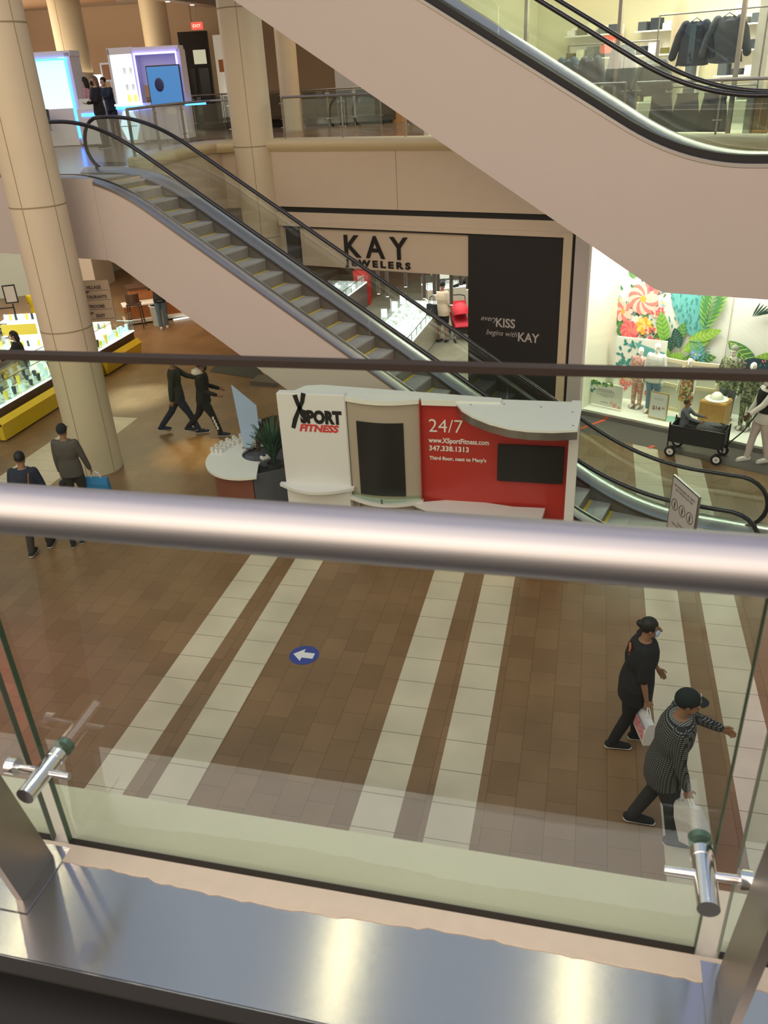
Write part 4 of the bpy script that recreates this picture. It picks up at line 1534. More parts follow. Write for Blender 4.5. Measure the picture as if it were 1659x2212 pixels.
P_.flower(1.00, .92, .17, 'oran', 'yel', 8, 'sand')
for i in range(9):
    P_.flower(rr.uniform(.75, 1.12), rr.uniform(1.45, 2.05), .09, 'pinkl', 'rose', 5)
for x, z in ((.08, 2.18), (.55, 1.08), (.96, 2.45), (1.02, 2.2), (1.1, 1.45)):
    P_.flower(x, z, .07, 'lblue', 'sand', 5)
# right: jungle leaves
tp = [(1.18, 2.66), (1.38, 2.72), (1.62, 2.60), (1.82, 2.40), (1.98, 2.10), (2.02, 1.82), (1.90, 1.64), (1.72, 1.58), (1.5, 1.72), (1.35, 1.92), (1.22, 2.2)]
P_.put(tp, 'teal2')
for i in range(75):
    x, z = rr.uniform(1.2, 2.0), rr.uniform(1.65, 2.65)
    P_.leaf(x, z, .10, .017, rr.uniform(60, 120), 'teal')
for x, z, L, w, an, c, v in ((1.20, 1.30, .75, .14, 105, 'grn2', 'grn'), (1.55, 1.25, .70, .13, 35, 'grn2', 'lime'), (1.35, 1.30, .60, .12, 70, 'grn', 'grn2'), (1.55, 1.05, .75, .14, 15, 'grn', 'lime'), (1.15, 1.15, .45, .12, 60, 'dk', 'teal'),
                            (1.5, 1.30, .45, .12, 110, 'dk', 'teal'), (1.2, .95, .5, .12, 30, 'grn2', 'lime'), (1.65, 1.5, .72, .12, 25, 'grn2', 'lime'), (2.45, 1.62, .85, .18, -38, 'grn', 'lime'), (1.30, .90, .5, .12, 110, 'grn2', 'lime'),
                            (1.2, .6, .6, .14, 20, 'grn', 'grn2'), (1.9, .5, .7, .15, 60, 'grn', 'teal2'), (2.2, .45, .7, .15, 100, 'teal', 'teal2'), (2.9, .9, .7, .15, 60, 'grn2', 'lime')):
    P_.leaf(x, z, L, w, an, c, v, 8)
P_.frond(1.95, 1.75, 1.0, .34, 80, 'grn2', 12)
P_.frond(1.98, 1.8, 1.0, .30, 84, 'grn', 12)
P_.frond(1.75, .85, .7, .2, 60, 'teal', 9)
P_.frond(2.0, 1.0, .6, .2, 110, 'teal2', 9)
P_.frond(1.4, .35, .7, .25, 70, 'grn', 9)
P_.frond(2.6, .4, .8, .25, 80, 'teal', 9)
P_.put([(2.75, 1.25), (3.0, 1.36), (3.6, 1.36), (3.8, 1.0), (3.6, .8), (3.0, .78), (2.72, .95)], 'navy')
for i in range(60):
    P_.leaf(rr.uniform(2.75, 3.6), rr.uniform(.82, 1.32), .07, .012, rr.uniform(0, 180), rr.choice(('dk', 'teal', 'grn', 'coral')))
P_.flower(1.78, 1.02, .14, 'oran', 'yel', 7)
P_.flower(1.86, 1.25, .12, 'lblue', 'teal2', 7, 'yel')
P_.flower(2.1, 1.0, .12, 'lblue', 'teal2', 7, 'lblue')
P_.flower(2.45, .5, .14, 'lblue', 'pinkl', 7)
P_.flower(1.5, .55, .14, 'coral', 'pinkl', 7)
# striped foliage tuft at the top right
for i in range(9):
    P_.leaf(2.95 + .07 * i, 2.45 - .02 * i, .32, .018, 250 - 9 * i, 'dk')
P_.flower(3.35, 2.1, .08, 'oran', 'yel', 6)
P_.done(MUR, nm_)
MB().box((.61, YB - .012, 1.9), (.008, .006, 3.4)).build('panel_joint', M['seam'], MUR)
MB().box((2.42, YB - .012, 1.9), (.008, .006, 3.4)).build('panel_joint', M['seam'], MUR)


def wt(name, label, cat, x, y, z, rz=0.0, group=None):
    return thing(name, label, cat, W_(x, y, z), AW + rz, group)


# canvases leaning in the window
t = wt('painted_canvas', 'canvas painted with a teal tree and flowers leaning behind the mannequins', 'painting', .72, 1.12, .10, R(8))
MB().box((.05, 0, .68), (1.05, .04, 1.36)).build('canvas_board', M['canvas'], t)
LAY[0] = 0
YB = -.021
Q = Paint()
for i in range(40):
    Q.leaf(rr.uniform(-.42, .0), rr.uniform(.5, 1.25), .12, .03, rr.uniform(0, 180), rr.choice(('teal', 'teal2', 'teal')))
Q.put([(-.1, 1.28), (.55, 1.12), (.55, .9), (.1, 1.0)], 'teal2')
Q.put([(-.45, .45), (.55, .45), (.55, .55), (-.45, .52)], 'sand')
for i in range(8):
    Q.flower(rr.uniform(-.4, .5), rr.uniform(.08, .4), .08, rr.choice(('coral', 'pinkl', 'oran')), 'rose', 6)
Q.done(t, nm_)
YB = 1.395
t = wt('plain_canvas', 'back of a stretched plain canvas leaning left of the dressed child mannequin', 'canvas', 1.52, .95, .10, R(-6))
t2 = wt('plain_canvas', 'back of a stretched plain canvas leaning right of the dressed child mannequin', 'canvas', 2.15, 1.02, .10, R(10))
for q, w in ((t, .62), (t2, .70)):
    MB().box((0, .012, .55), (w, .01, 1.10)).build('canvas_sheet', M['canvas'], q)
    for x in (-w / 2 + .035, w / 2 - .035):
        MB().box((x, -.012, .55), (.07, .03, 1.10)).build('stretcher_bar', mat('pale_wood_bar', (.75, .68, .45), .6), q)
    for z in (.035, .55, 1.065):
        MB().box((0, -.012, z), (w - .14, .03, .07)).build('stretcher_bar', bpy.data.materials['pale_wood_bar'], q)
t = wt('message_board', 'white message board with leaf border at the left of the shop window', 'sign', .42, .36, .10, R(-3))
MB().box((0, 0, .29), (.74, .03, .50)).build('board', M['canvas'], t)
LAY[0] = 0
YB = -.016
Q = Paint()
for i in range(30):
    Q.leaf(rr.uniform(-.36, .15), rr.uniform(.43, .53), .08, .02, rr.uniform(0, 180), rr.choice(('grn', 'grn2', 'teal')))
for i in range(10):
    Q.leaf(rr.uniform(-.36, -.30), rr.uniform(.25, .5), .07, .02, rr.uniform(0, 180), 'teal')
for i in range(6):
    Q.flower(rr.uniform(.1, .34), rr.uniform(.07, .14), .035, 'coral', 'pinkl', 5)
Q.done(t, nm_)
YB = 1.395
for i, (w_, z) in enumerate(((.34, .40), (.44, .365), (.46, .33), (.46, .30), (.40, .27), (.12, .245))):
    MB().box((-.03, -.0165, z), (w_, .002, .014 if i < 2 else .006)).build('text_line', M['grey'], t)
for i in range(5):
    MB().sph((-.10 + i * .035, -.0165, .12 + .006 * math.sin(i * 3)), (.016, .002, .010), 8).build('signature', M['grey'], t)
t = wt('price_sign', 'framed price sign reading $14 standing low in the shop window', 'sign', 1.58, .33, .10, R(-2))
MB().box((0, 0, .29), (.40, .025, .56)).build('frame', M['gold'], t)
MB().box((0, -.014, .29), (.36, .006, .52)).build('card', mat('white_card', (.74, .76, .74), .5), t)
text('price_text', '$14', .115, (-.125, -.018, .20), mat('brown_lettering', (.28, .10, .07), .6), t, offset=.003, extrude=.001)
text('price_text', '.99', .06, (.065, -.018, .235), bpy.data.materials['brown_lettering'], t, offset=.001, extrude=.001)
for z in (.42, .45):
    MB().box((0, -.0175, z), (.20, .001, .005)).build('small_line', M['grey'], t)
t = wt('wood_table', 'round topped light wood block table in the shop window with a white tray', 'table', 2.62, .62, .10)
MB().box((0, 0, .27), (.50, .46, .54), bev=.02).build('block', mat('honey_wood', (.50, .28, .08), .5, noise=.2), t)
MB().cyl((0, 0, .54), (0, 0, .56), .22, n=32).build('tray', M['white'], t)
t = wt('dome_lamp', 'small clear dome lamp resting on the white tray of the wood table', 'lamp', 2.62, .62, .66)
MB().lathe([(.13, 0), (.12, .06), (.06, .12), (.005, .13)], n=20).build('dome', M['mann'], t, smooth=True)
t = wt('brush', 'wooden paint brush leaning on the floor of the shop window', 'brush', 2.25, .30, .10)
MB().cyl((0, 0, .01), (.22, .1, .22), .010, .007, n=8).build('brush_handle', mat('honey_wood2', (.65, .45, .18), .5), t)
MB().cyl((0, 0, .01), (-.04, -.02, -.0), .014, n=8).build('bristles', M['canvas'], t)
t = wt('paint_tube', 'white paint tube lying before the plain canvases', 'tube', 2.05, .28, .12)
MB().cyl((-.08, 0, 0), (.06, 0, 0), .018, n=12).build('tube_body', M['white'], t)
MB().cyl((.06, 0, 0), (.09, 0, 0), .010, n=12).build('cap', M['grey'], t)
t = wt('teal_paper', 'pale teal sheet lying on the window floor', 'paper', 1.95, .5, .102)
MB().box((0, 0, .001), (.55, .3, .002), rz=.2).build('sheet', mat('teal_sheet', (.30, .60, .50), .6), t)

# ------------------------------------------------------------------ folding wagon
t = thing('wagon', 'black folding wagon with four white hubbed wheels and a child sitting in it', 'wagon', (2.20, 15.02, 0), R(-20))
MB().box((0, 0, .46), (.92, .40, .03)).build('floor_panel', M['blackm'], t)
for y in (-.20, .20):
    MB().prism([(-.46, .28), (.46, .28), (.50, .60), (-.50, .60)], y - .01, y + .01, 'Y').build('side_panel', M['blackm'], t)
for x in (-.47, .47):
    MB().box((x, 0, .44), (.02, .40, .32)).build('end_panel', M['blackm'], t)
for x in (-.49, .49):
    for y in (-.21, .21):
        MB().cyl((x, y, .10), (x, y, .66), .014, n=8).build('frame_post', M['black'], t)
for y in (-.21, .21):
    MB().cyl((-.49, y, .61), (.49, y, .61), .013, n=8).build('frame_rail', M['black'], t)
for x in (-.42, .42):
    for y in (-.25, .25):
        w = MB().cyl((x, y - .022, .105), (x, y + .022, .105), .105, n=28).build('wheel', M['rubber'], t, smooth=True)
        MB().cyl((x, y - .026, .105), (x, y + .026, .105), .062, n=24).build('hub', M['white'], w, smooth=True)
        MB().cyl((x, y - .030, .105), (x, y + .030, .105), .016, n=12).build('hub_cap', M['steel_d'], w)
MB().tube([(.5, 0, .30), (.75, .05, .62), (.92, .10, .98)], .013, 8).build('pull_handle', M['black'], t)
MB().box((-.505, -.1, .50), (.01, .04, .26)).build('red_strap', mat('strap_red', (.75, .08, .05), .6), t)
o = MB()
for i in range(16):
    a = i * .9
    o.tube([(.20 + .16 * math.cos(a + k_ * .4) , .10 * math.sin(a + k_ * .5), .60 + .05 * math.sin(k_ + i) + .02) for k_ in range(7)], .009, 6)
o = o.build('zebra_blanket', M['dark'])
o.location = (2.28, 14.98, .02)
o.rotation_euler = (0, 0, R(-20))
tag(o, 'crumpled black and white blanket in the right half of the wagon', 'blanket', kind='stuff')
o = MB().sph((0, 0, 0), (.26, .17, .12), 16).build('wagon_bundle', mat('bundle_grey', (.10, .10, .10), .8, noise=.5, nscale=30), smooth=True)
o.location = (2.38, 14.94, .59)
tag(o, 'dark bundle lying under the blanket in the wagon', 'bundle')
# ------------------------------------------------------------------ upper floor: shop, railings, kiosk
def up(name, label, cat, x, y, z=0, rz=0.0, group=None):
    return thing(name, label, cat, W_(x, y, F2 + z), AW + rz, group)


sw = thing('wall_clothes_shop', None, None, (OW.x, OW.y, F2), AW)
struct(sw)
cream = mat('shop_cream', (.66, .64, .46), .7)
MB().box((1.0, 6.6, 2.2), (13, .15, 4.6)).build('back_wall', cream, sw)
MB().box((-5.2, 4.2, 2.2), (.15, 5, 4.6)).build('left_wall', cream, sw)
MB().box((1.0, 4.2, 4.4), (13, 5.2, .15)).build('shop_ceiling', cream, sw)
MB().box((1.0, 1.72, 4.1), (13, .14, .8)).build('shop_header', cream, sw)
MB().box((1.0, 4.2, .012), (13, 5.0, .02)).build('shop_floor', mat('pale_shop_floor', (.55, .53, .42), .3), sw)
MB().box((1.0, 1.62, .012), (13, .30, .024)).build('window_sill', M['whitetop'], sw)
for x in (-2.6, -.55, 1.75, 3.6):
    MB().box((x, 1.72, 1.9), (.07, .08, 3.7)).build('mullion', M['steel'], sw)
for x0, x1 in ((-5, -2.63), (-2.57, -.58), (-.52, 1.72), (1.78, 3.57)):
    MB().box(((x0 + x1) / 2, 1.72, 1.9), (x1 - x0, .012, 3.7)).build('shop_pane', M['glassw'], sw)
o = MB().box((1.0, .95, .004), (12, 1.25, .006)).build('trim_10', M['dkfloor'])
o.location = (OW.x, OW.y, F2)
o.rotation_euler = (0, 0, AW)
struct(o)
t = up('shop_column', 'round cream column inside the clothes shop with a small red box on it', 'column', .05, 3.2)
MB().cyl((0, 0, 0), (0, 0, 4.3), .17, n=28).build('shaft', M['column'], t, smooth=True)
MB().box((.02, -.175, 1.75), (.09, .04, .11)).build('red_alarm_box', mat('alarm_red', (.7, .06, .04), .4), t)
t = up('shop_column', 'square white column at the right of the hanging shirts', 'column', 1.9, 2.6)
MB().box((0, 0, 2.15), (.26, .26, 4.3)).build('shaft', M['canvas'], t)


def shirt(label, x, y, z, w, h, m, rz=0.0, open_front=False, group=None, strip=None):
    """garment on a hanger: rounded body, two hanging sleeves"""
    t = up('hanging_shirt', label, 'shirt', x, y, z, rz, group)
    b = MB()
    n = 20
    prof = [(h, .10), (h * .97, .26), (h * .90, .38), (h * .70, .40), (h * .4, .43), (h * .15, .47), (0, .50)]
    rs = []
    for zz, hw in prof:
        d = .085 if zz < h * .95 else .04
        rs.append([(hw * w * math.cos(2 * PI * i / n), d * math.sin(2 * PI * i / n) * (1 + .15 * math.sin(i * 2.1 + zz * 9)), zz + .012 * math.sin(i * 1.7)) for i in range(n)])
    b.rings(rs)
    b.build('body', m, t, smooth=True)
    for s_ in (-1, 1):
        MB().limb([(s_ * .30 * w, 0, h * .93), (s_ * .46 * w, .0, h * .68), (s_ * .60 * w, -.02, h * .22)], [.085, .082, .075], 12).build('sleeve', m, t, smooth=True)
    MB().tube([(-.2 * w, 0, h * .98), (0, 0, h + .06), (.2 * w, 0, h * .98)], .008, 6).build('hanger', M['black'], t)
    MB().tube([(0, 0, h + .05), (0, 0, h + .12), (.03, 0, h + .15)], .005, 6).build('hook', M['steel'], t)
    if strip:
        MB().box((0, -.082, h * .5), (w * .18, .02, h * .9)).build('inner_lining', strip, t)
    return t


navy = mat('navy_cloth', (.020, .030, .050), .85, noise=.3, nscale=8)
slate = mat('slate_cloth', (.060, .075, .095), .85, noise=.3, nscale=8)
grey_c = mat('grey_green_cloth', (.13, .15, .14), .85, noise=.2, nscale=8)
blue_c = mat('denim_cloth', (.055, .09, .12), .85, noise=.3, nscale=8)
olive = mat('olive_cloth', (.12, .11, .03), .9, noise=.3)
shirt('large dark navy shirt on a hanger, left of the two big shirts', .72, 2.25, 1.28, .66, .72, navy, R(-4), strip=blue_c)
shirt('large slate grey collared shirt on a hanger, right of the two big shirts', 1.32, 2.25, 1.30, .66, .74, slate, R(6))
shirt('grey green blouse hanging below the slanting handrails', -.05, 2.3, .78, .62, .62, grey_c)
shirt('small slate jacket on a hanger left of the tall navy coat', -1.55, 2.6, .95, .50, .55, slate)
shirt('dark teal top hanging at the far left of the clothes rack', -2.2, 2.8, 1.05, .50, .45, blue_c)
shirt('tall navy dress behind the slanting handrails', -.75, 2.35, .25, .52, 1.45, blue_c)
# lower row of trousers and skirts
for i, (x, w, h, m, lab) in enumerate(((.25, .5, .68, slate, 'dark skirt hanging in the low row at the left'), (.75, .55, .66, blue_c, 'denim skirt in the middle of the low row'), (1.28, .55, .66, navy, 'navy skirt at the right end of the low row'))):
    t = up('hanging_skirt', lab, 'skirt', x, 2.15, .14)
    n = 18
    rs = [[(hw * w * math.cos(2 * PI * k_ / n), .07 * math.sin(2 * PI * k_ / n), zz) for k_ in range(n)] for zz, hw in ((0, .52), (h * .5, .48), (h, .36))]
    MB().rings(rs).build('cloth', m, t, smooth=True)
    MB().box((0, 0, h), (w * .74, .06, .03)).build('waistband', M['blackm'], t)
for i, (x, z) in enumerate(((1.0, 2.15), (1.0, .92), (-1.2, 1.75))):
    t = up('clothes_rack', ('tall clothes rack bar carrying the two big shirts', 'low clothes rack bar with the skirts', 'clothes rack bar at the left of the shop')[i], 'rack', x, 2.25 if i < 2 else 2.8, 0)
    MB().cyl((-1.0, 0, z), (1.0, 0, z), .015, n=8).build('bar', M['steel_d'], t)
    for s_ in (-1, 1):
        MB().cyl((s_ * 1.0, 0, 0), (s_ * 1.0, 0, z), .015, n=8).build('leg', M['steel_d'], t)
t = up('sale_sign', 'small red sign standing above the clothes racks', 'sign', -1.75, 3.9, 0)
MB().box((0, 0, 1.75), (.48, .02, .34)).build('board', mat('sale_red', (.80, .12, .07), .5), t)
text('sign_text', 'SALE', .11, (-.14, -.013, 1.76), M['wtxt'], t, extrude=.001)
MB().cyl((0, 0, 0), (0, 0, 1.6), .012, n=8).build('pole', M['steel'], t)
# shelving units with folded clothes far inside
for i, (x, w) in enumerate(((-3.3, 1.4), (-1.4, 1.5), (.6, 1.5), (2.9, 1.8))):
    t = up('wall_shelf', ('white shelving at the far left of the clothes shop', 'white shelving behind the red sale sign', 'white shelving behind the big hanging shirts', 'white shelving at the right end of the clothes shop')[i], 'shelving', x, 6.1, 0)
    for z in (.5, 1.0, 1.5, 2.0):
        MB().box((0, 0, z), (w, .4, .03)).build('shelf', M['whitetop'], t)
        for k_ in range(5):
            MB().box((-w / 2 + .16 + k_ * (w - .3) / 4, 0, z + .08 + .03 * ((k_ * 7 + i) % 3)), (.2, .3, .12 + .06 * ((k_ * 7 + i) % 3))).build('folded_clothes', (slate, grey_c, cream, olive, M['white'], navy)[(k_ * 5 + i * 2 + int(z * 2)) % 6], t)
    MB().box((0, .2, 1.1), (w, .03, 2.2)).build('back_board', M['whitetop'], t)
# ceiling spotlights in the shop
for i, (x, y, z) in enumerate(((-1.4, 3.2, 2.95), (-1.9, 3.8, 2.9), (-2.6, 3.3, 2.9), (.55, 3.0, 2.85), (.75, 3.6, 2.8), (.35, 3.8, 2.75), (1.25, 2.9, 2.1), (-2.2, 2.8, 2.75), (-.4, 3.6, 3.2))):
    t = up('shop_spotlight', 'small glaring spotlight on the ceiling of the clothes shop', 'spotlight', x, y, z, group='spotlights of the clothes shop')
    MB().cyl((0, 0, 0), (-.02, .05, .14), .05, n=12).build('housing', M['white'], t)
    MB().cyl((.004, -.010, -.012), (0, 0, 0), .042, n=12).build('lens', M['lampc'], t)
    MB().cyl((0, .02, .10), (0, .02, 4.3 - z), .008, n=6).build('rod', M['white'], t)
t = up('wood_wall_panel', 'orange wood panel behind the mannequins at the right of the shop', 'panel', 2.75, 4.5, 0)
MB().box((0, 0, 1.15), (.9, .05, 2.3)).build('board', mat('orange_wood', (.62, .32, .07), .5, noise=.15), t)
t = up('wood_table', 'low orange wood table with folded clothes right of the big shirts', 'table', 2.35, 2.7, 0)
MB().box((0, 0, .45), (.9, .5, .7)).build('block', bpy.data.materials['orange_wood'], t)
t = up('green_strip_light', 'narrow bright green strip sign at the right edge of the shop', 'sign', 2.98, 2.3, 1.7)
MB().box((0, 0, .3), (.06, .05, .62)).build('board', mat('green_glow', (.3, .9, .1), .5, emit=1.2, ecol=(.35, 1, .12)), t)

# railings of the upper floor
def railing(label, path, z=F2 + .25, hr=1.07 - .25, n_posts=None, step=1.45, gm=None):
    """posts, glass panes with small clamps and a round handrail along a plan path"""
    t = thing('balcony_railing', label, 'railing', (path[0][0], path[0][1], z))
    o0 = Vector((path[0][0], path[0][1], 0))
    pts = [Vector((p[0], p[1], 0)) - o0 for p in path]
    MB().tube([p + Vector((0, 0, hr)) for p in pts], .026, 10).build('handrail', M['steel_d'], t, smooth=True)
    # walk along
    segs = []
    for a, c in zip(pts, pts[1:]):
        segs.append((a, c, (c - a).length))
    tot = sum(s_[2] for s_ in segs)
    n = max(1, round(tot / step))

    def at(d):
        for a, c, l in segs:
            if d <= l + 1e-6:
                return a + (c - a) * (d / l), math.atan2((c - a).y, (c - a).x)
            d -= l
        return segs[-1][1], math.atan2((segs[-1][1] - segs[-1][0]).y, (segs[-1][1] - segs[-1][0]).x)
    for i in range(n + 1):
        p, a = at(tot * i / n * .9999)
        MB().box((p.x, p.y, hr / 2), (.015, .06, hr), rz=a).build('post', M['steel_d'], t)
        for zz in (.22, hr - .12):
            MB().box((p.x, p.y, zz), (.16, .03, .02), rz=a).build('glass_clamp', M['steel'], t)
    for i in range(n):
        p, a = at(tot * (i + .04) / n)
        q, a = at(tot * (i + .96) / n)
        d = q - p
        a = math.atan2(d.y, d.x)
        c = (p + q) / 2
        MB().box((c.x, c.y, .06 + (hr - .10) / 2), (d.length, .010, hr - .12), rz=a).build('glass_pane', gm or M['glass'], t)
    return t


railing('glass railing of the upper floor above the jeweller sign, right of the column', [K_(-7.0, .14)[:2], K_(-.1, .14)[:2], W_(.4, .14)[:2]])
railing('glass railing of the upper floor in front of the clothes shop', [W_(.6, .14)[:2], W_(8, .14)[:2]])
railing('curved glass railing of the upper floor behind the escalator top', [(-8.6, 15.5), (-8.78, 16.9), (-8.9, 18.2), (-8.6, 19.25), (-8.15, 19.35)])
smoke_glass = glass_mat('smoky_rail_glass', (.55, .58, .58), .06)
railing('far glass railing on a black kerb, seen left under the upper escalator', [(-9.2, 27.6), (-6.8, 28.2), (-5.2, 30.2)], F2 + .02, 1.05, step=.9, gm=smoke_glass)
railing('far glass railing beyond the middle column with a dark base', [(-15.2, 28.0), (-11.8, 28.3), (-10.1, 28.3)], F2 + .02, 1.05, step=1.0, gm=smoke_glass)
for i, (p, q, lab) in enumerate((((-9.2, 27.6), (-6.8, 28.2), 'black kerb under the far railing right of the column'), ((-15.2, 28.0), (-10.1, 28.3), 'black kerb under the far railing left of the column'), ((-6.8, 28.2), (-5.2, 30.2), 'black kerb under the last stretch of the far railing'))):
    p, q = Vector((*p, 0)), Vector((*q, 0))
    d = q - p
    o = MB().box((0, 0, .12), (d.length, .14, .24)).build('railing_kerb', M['blackm'])
    o.location = ((p.x + q.x) / 2, (p.y + q.y) / 2 + .3, F2)
    o.rotation_euler = (0, 0, math.atan2(d.y, d.x))
    tag(o, lab, 'kerb')
# stuff seen right of column 2 far back
for x, y, w, z0, h, m, nm, lab in ((-8.2, 30.5, 1.4, 0, 4.0, mat('white_shutter', (.62, .64, .68), .6), 'shutter_panel', 'white shutter wall seen under the upper escalator'),
                                 (-6.5, 28.9, .8, 0, 4, mat('orange_pillar', (.60, .30, .12), .6), 'pillar', 'orange brown pillar right of the white shutter'),
                                 (-4.5, 27.6, 1.2, 0, .9, M['white'], 'planter_box', 'white planter box beyond the railing under the escalator')):
    t = thing(nm, lab, nm.split('_')[-1], (x, y, F2), R(-20))
    MB().box((0, 0, z0 + h / 2), (w, .3, h)).build('body', m, t)
    MB().box((0, 0, z0 + h + .02), (w + .04, .34, .04)).build('cap', M['ceil'], t)
t = thing('black_planter', 'low dark planter with bushes beyond the far railing', 'planter', (-5.6, 30.5, F2), R(-20))
MB().box((0, 0, .3), (1.4, .5, .6)).build('box', M['dark'], t)
b = MB()
for i in range(26):
    b.sph((rnd.uniform(-.6, .6), rnd.uniform(-.2, .2), .65 + rnd.uniform(0, .3)), (.12, .12, .10), 8)
b.build('bushes', M['plant'], t)

# dark shop front, exit sign on the far left
t = thing('dark_shopfront', 'tall black shop front with a lit square sign on the upper floor', 'shop front', (-16.05, 35.2, F2), R(15))
MB().box((0, 0, 1.6), (1.15, .3, 3.3)).build('front', M['blackm'], t)
MB().box((.2, -.17, 2.35), (.5, .03, .5)).build('lit_square', mat('shop_lit_square', (.7, .75, .55), .5, emit=.5, ecol=(.6, .65, .5)), t)
for x in (-.28, .28):
    MB().box((x, -.16, 1.1), (.4, .02, 1.7)).build('door_pane', M['screen'], t)
t = thing('bright_shop_opening', 'bright shop opening with an orange banner right of the dark shop front', 'shop front', (-14.95, 35.6, F2), R(15))
MB().box((0, .2, 1.6), (.85, .1, 3.0)).build('back_board', mat('bright_open', (.8, .75, .6), .6, emit=.3), t)
MB().box((0, .1, 2.0), (.6, .03, .45)).build('banner', mat('banner_orange', (.8, .35, .12), .6), t)
MB().box((.2, .05, .7), (.08, .03, 1.4)).build('window_bar', M['lampc'], t)
t = thing('exit_sign', 'glowing red exit sign hanging near the upper left ceiling', 'sign', (-15.0, 33.4, 8.40), R(12))
MB().box((0, 0, .13), (.42, .05, .24)).build('face', M['exit'], t)
MB().cyl((0, 0, .25), (0, 0, 1.15), .012, n=6).build('rod', M['steel_d'], t)
text('exit_text', 'EXIT', .15, (-.165, -.028, .08), mat('exit_letters', (1, .5, .4), .5, emit=3, ecol=(1, .35, .25)), t, extrude=.001)
for i, (x, z) in enumerate(((-22.6, 8.0), (-19.5, 7.8), (-23.9, 6.9))):
    t = thing('wall_fixture', ('small dark fixture on the brown wall, upper left', 'small dark fixture on the brown wall above the kiosk', 'small dark fixture on the brown wall, lower left')[i], 'fixture', (x, 35.35, z))
    MB().sph((0, 0, 0), (.07, .07, .10), 10).build('knob', M['dark'], t)
    MB().cyl((0, 0, 0), (0, .4, 0), .02, n=6).build('stem', M['dark'], t)

# ------------------------------------------------------------------ blue lit electronics kiosk
KB = (-12.3, 23.3)
AKB = R(9)


def kb(name, label, cat, x, y, z=0, rz=0.0):
    return thing(name, label, cat, fr(Vector((*KB, 0)), AKB, x, y, F2 + z), AKB + rz)


t = kb('display_kiosk', 'white electronics kiosk with blue light frames and a big television', 'kiosk', 0, 0)
MB().box((.35, .2, .52), (2.0, .7, 1.0)).build('tv_counter', M['white'], t)
MB().box((.35, .2, .04), (2.04, .74, .09)).build('dark_plinth', M['grey'], t)
MB().box((-1.0, .0, .50), (.9, .6, .94)).build('hex_counter', M['white'], t)
hx = [(-1.0 + .40 * math.cos(R(60 * i)), .48 + .40 * math.sin(R(60 * i)) * 1.05) for i in range(6)]
MB().prism(hx, -.325, -.30, 'Y').build('hexagon_niche', M['cyanpanel'], t)
MB().box((-1.05, -.34, .47), (.75, .03, .02)).build('niche_shelf', M['steel'], t)
MB().lathe([(.05, 0), (.06, .12), (.02, .2), (.02, .26)], (-1.02, -.34, .48), 12).build('niche_bottle', M['dark'], t)
MB().box((-1.0, 0, 1.0), (1.0, .68, .05)).build('counter_top', M['litwhite'], t)
for x0, x1 in ((-1.45, -.98), (-.95, -.45), (-.40, -.2)):
    MB().box(((x0 + x1) / 2, -.35, .93), (x1 - x0, .02, .06)).build('blue_strip', M['bluelt'], t)
MB().box((1.75, .0, .93), (.9, .02, .06)).build('blue_strip', M['bluelt'], t)
# shelf tower
MB().box((-1.02, .35, 1.62), (1.0, .04, 1.3)).build('tower_back', M['cyanpanel'], t)
for x in (-1.52, -.52):
    MB().box((x, .15, 1.65), (.09, .5, 1.42)).build('tower_side', M['white'], t)
MB().box((-1.02, .15, 2.30), (1.1, .5, .16)).build('tower_head', M['white'], t)
for z in (1.28, 1.68, 2.05):
    MB().box((-1.02, .12, z), (.92, .4, .035)).build('tower_shelf', M['litwhite'], t)
for i in range(3):
    for z in (1.04, 1.30, 1.70):
        MB().box((-1.3 + i * .26, .1, z + .11), (.12, .1, .18)).build('boxed_product', (watchc[2], M['canvas'], watchc[0] if z < 1.1 else M['white'])[i if z > 1.1 else 2 - (i == 0)], t)
# tv frame with violet light
MB().box((.45, .10, 2.28), (1.95, .5, .16)).build('frame_head', M['white'], t)
MB().box((1.40, .10, 1.62), (.14, .5, 1.30)).build('frame_post', M['white'], t)
MB().box((.45, .38, 1.85), (1.9, .04, .8)).build('frame_back', M['canvas'], t)
for a, c in (((-.42, 1.0), (-.42, 2.2)), ((-.42, 2.2), (1.30, 2.2)), ((1.30, 2.2), (1.30, 1.0))):
    x0, x1 = min(a[0], c[0]), max(a[0], c[0])
    z0, z1 = min(a[1], c[1]), max(a[1], c[1])
    MB().box(((x0 + x1) / 2, -.17, (z0 + z1) / 2), (x1 - x0 + .045, .04, z1 - z0 + .045)).build('light_frame', M['bluelt2'], t)
t.scale = (.67, 1, 1)
t.location = fr(Vector((*KB, 0)), AKB, .22, 0, F2)
t = kb('television', 'big television showing a blue picture on the white kiosk', 'television', .70, -.24, .96)
MB().box((0, 0, .46), (.94, .07, .98), bev=.01).build('casing', M['dark'], t)
MB().box((0, -.038, .46), (.89, .005, .92)).build('screen', M['bluescr'], t)
MB().sph((-.15, -.045, .48), (.13, .01, .17), 14).build('picture_ball', mat('picture_navy', (.01, .02, .12), .3), t)
MB().box((0, .0, -.015), (.5, .16, .02)).build('stand_foot', M['dark'], t)
t = kb('display_kiosk', 'second white kiosk with a blue light frame, half hidden by the big column', 'kiosk', -3.28, .5, 0, R(-4))
MB().box((0, .1, .5), (2.2, .7, .95)).build('counter', M['white'], t)
MB().box((.3, .4, 1.5), (1.8, .05, 1.5)).build('lit_back', M['cyanpanel'], t)
MB().box((.2, .1, 2.33), (2.2, .6, .14)).build('frame_head', M['white'], t)
MB().box((1.2, .1, 1.2), (.16, .6, 2.3)).build('frame_post', M['white'], t)
MB().box((.2, -.23, 2.2), (2.0, .03, .05)).build('light_frame', M['bluelt'], t)
MB().box((1.14, -.23, 1.2), (.05, .03, 2.0)).build('light_frame', M['bluelt'], t)
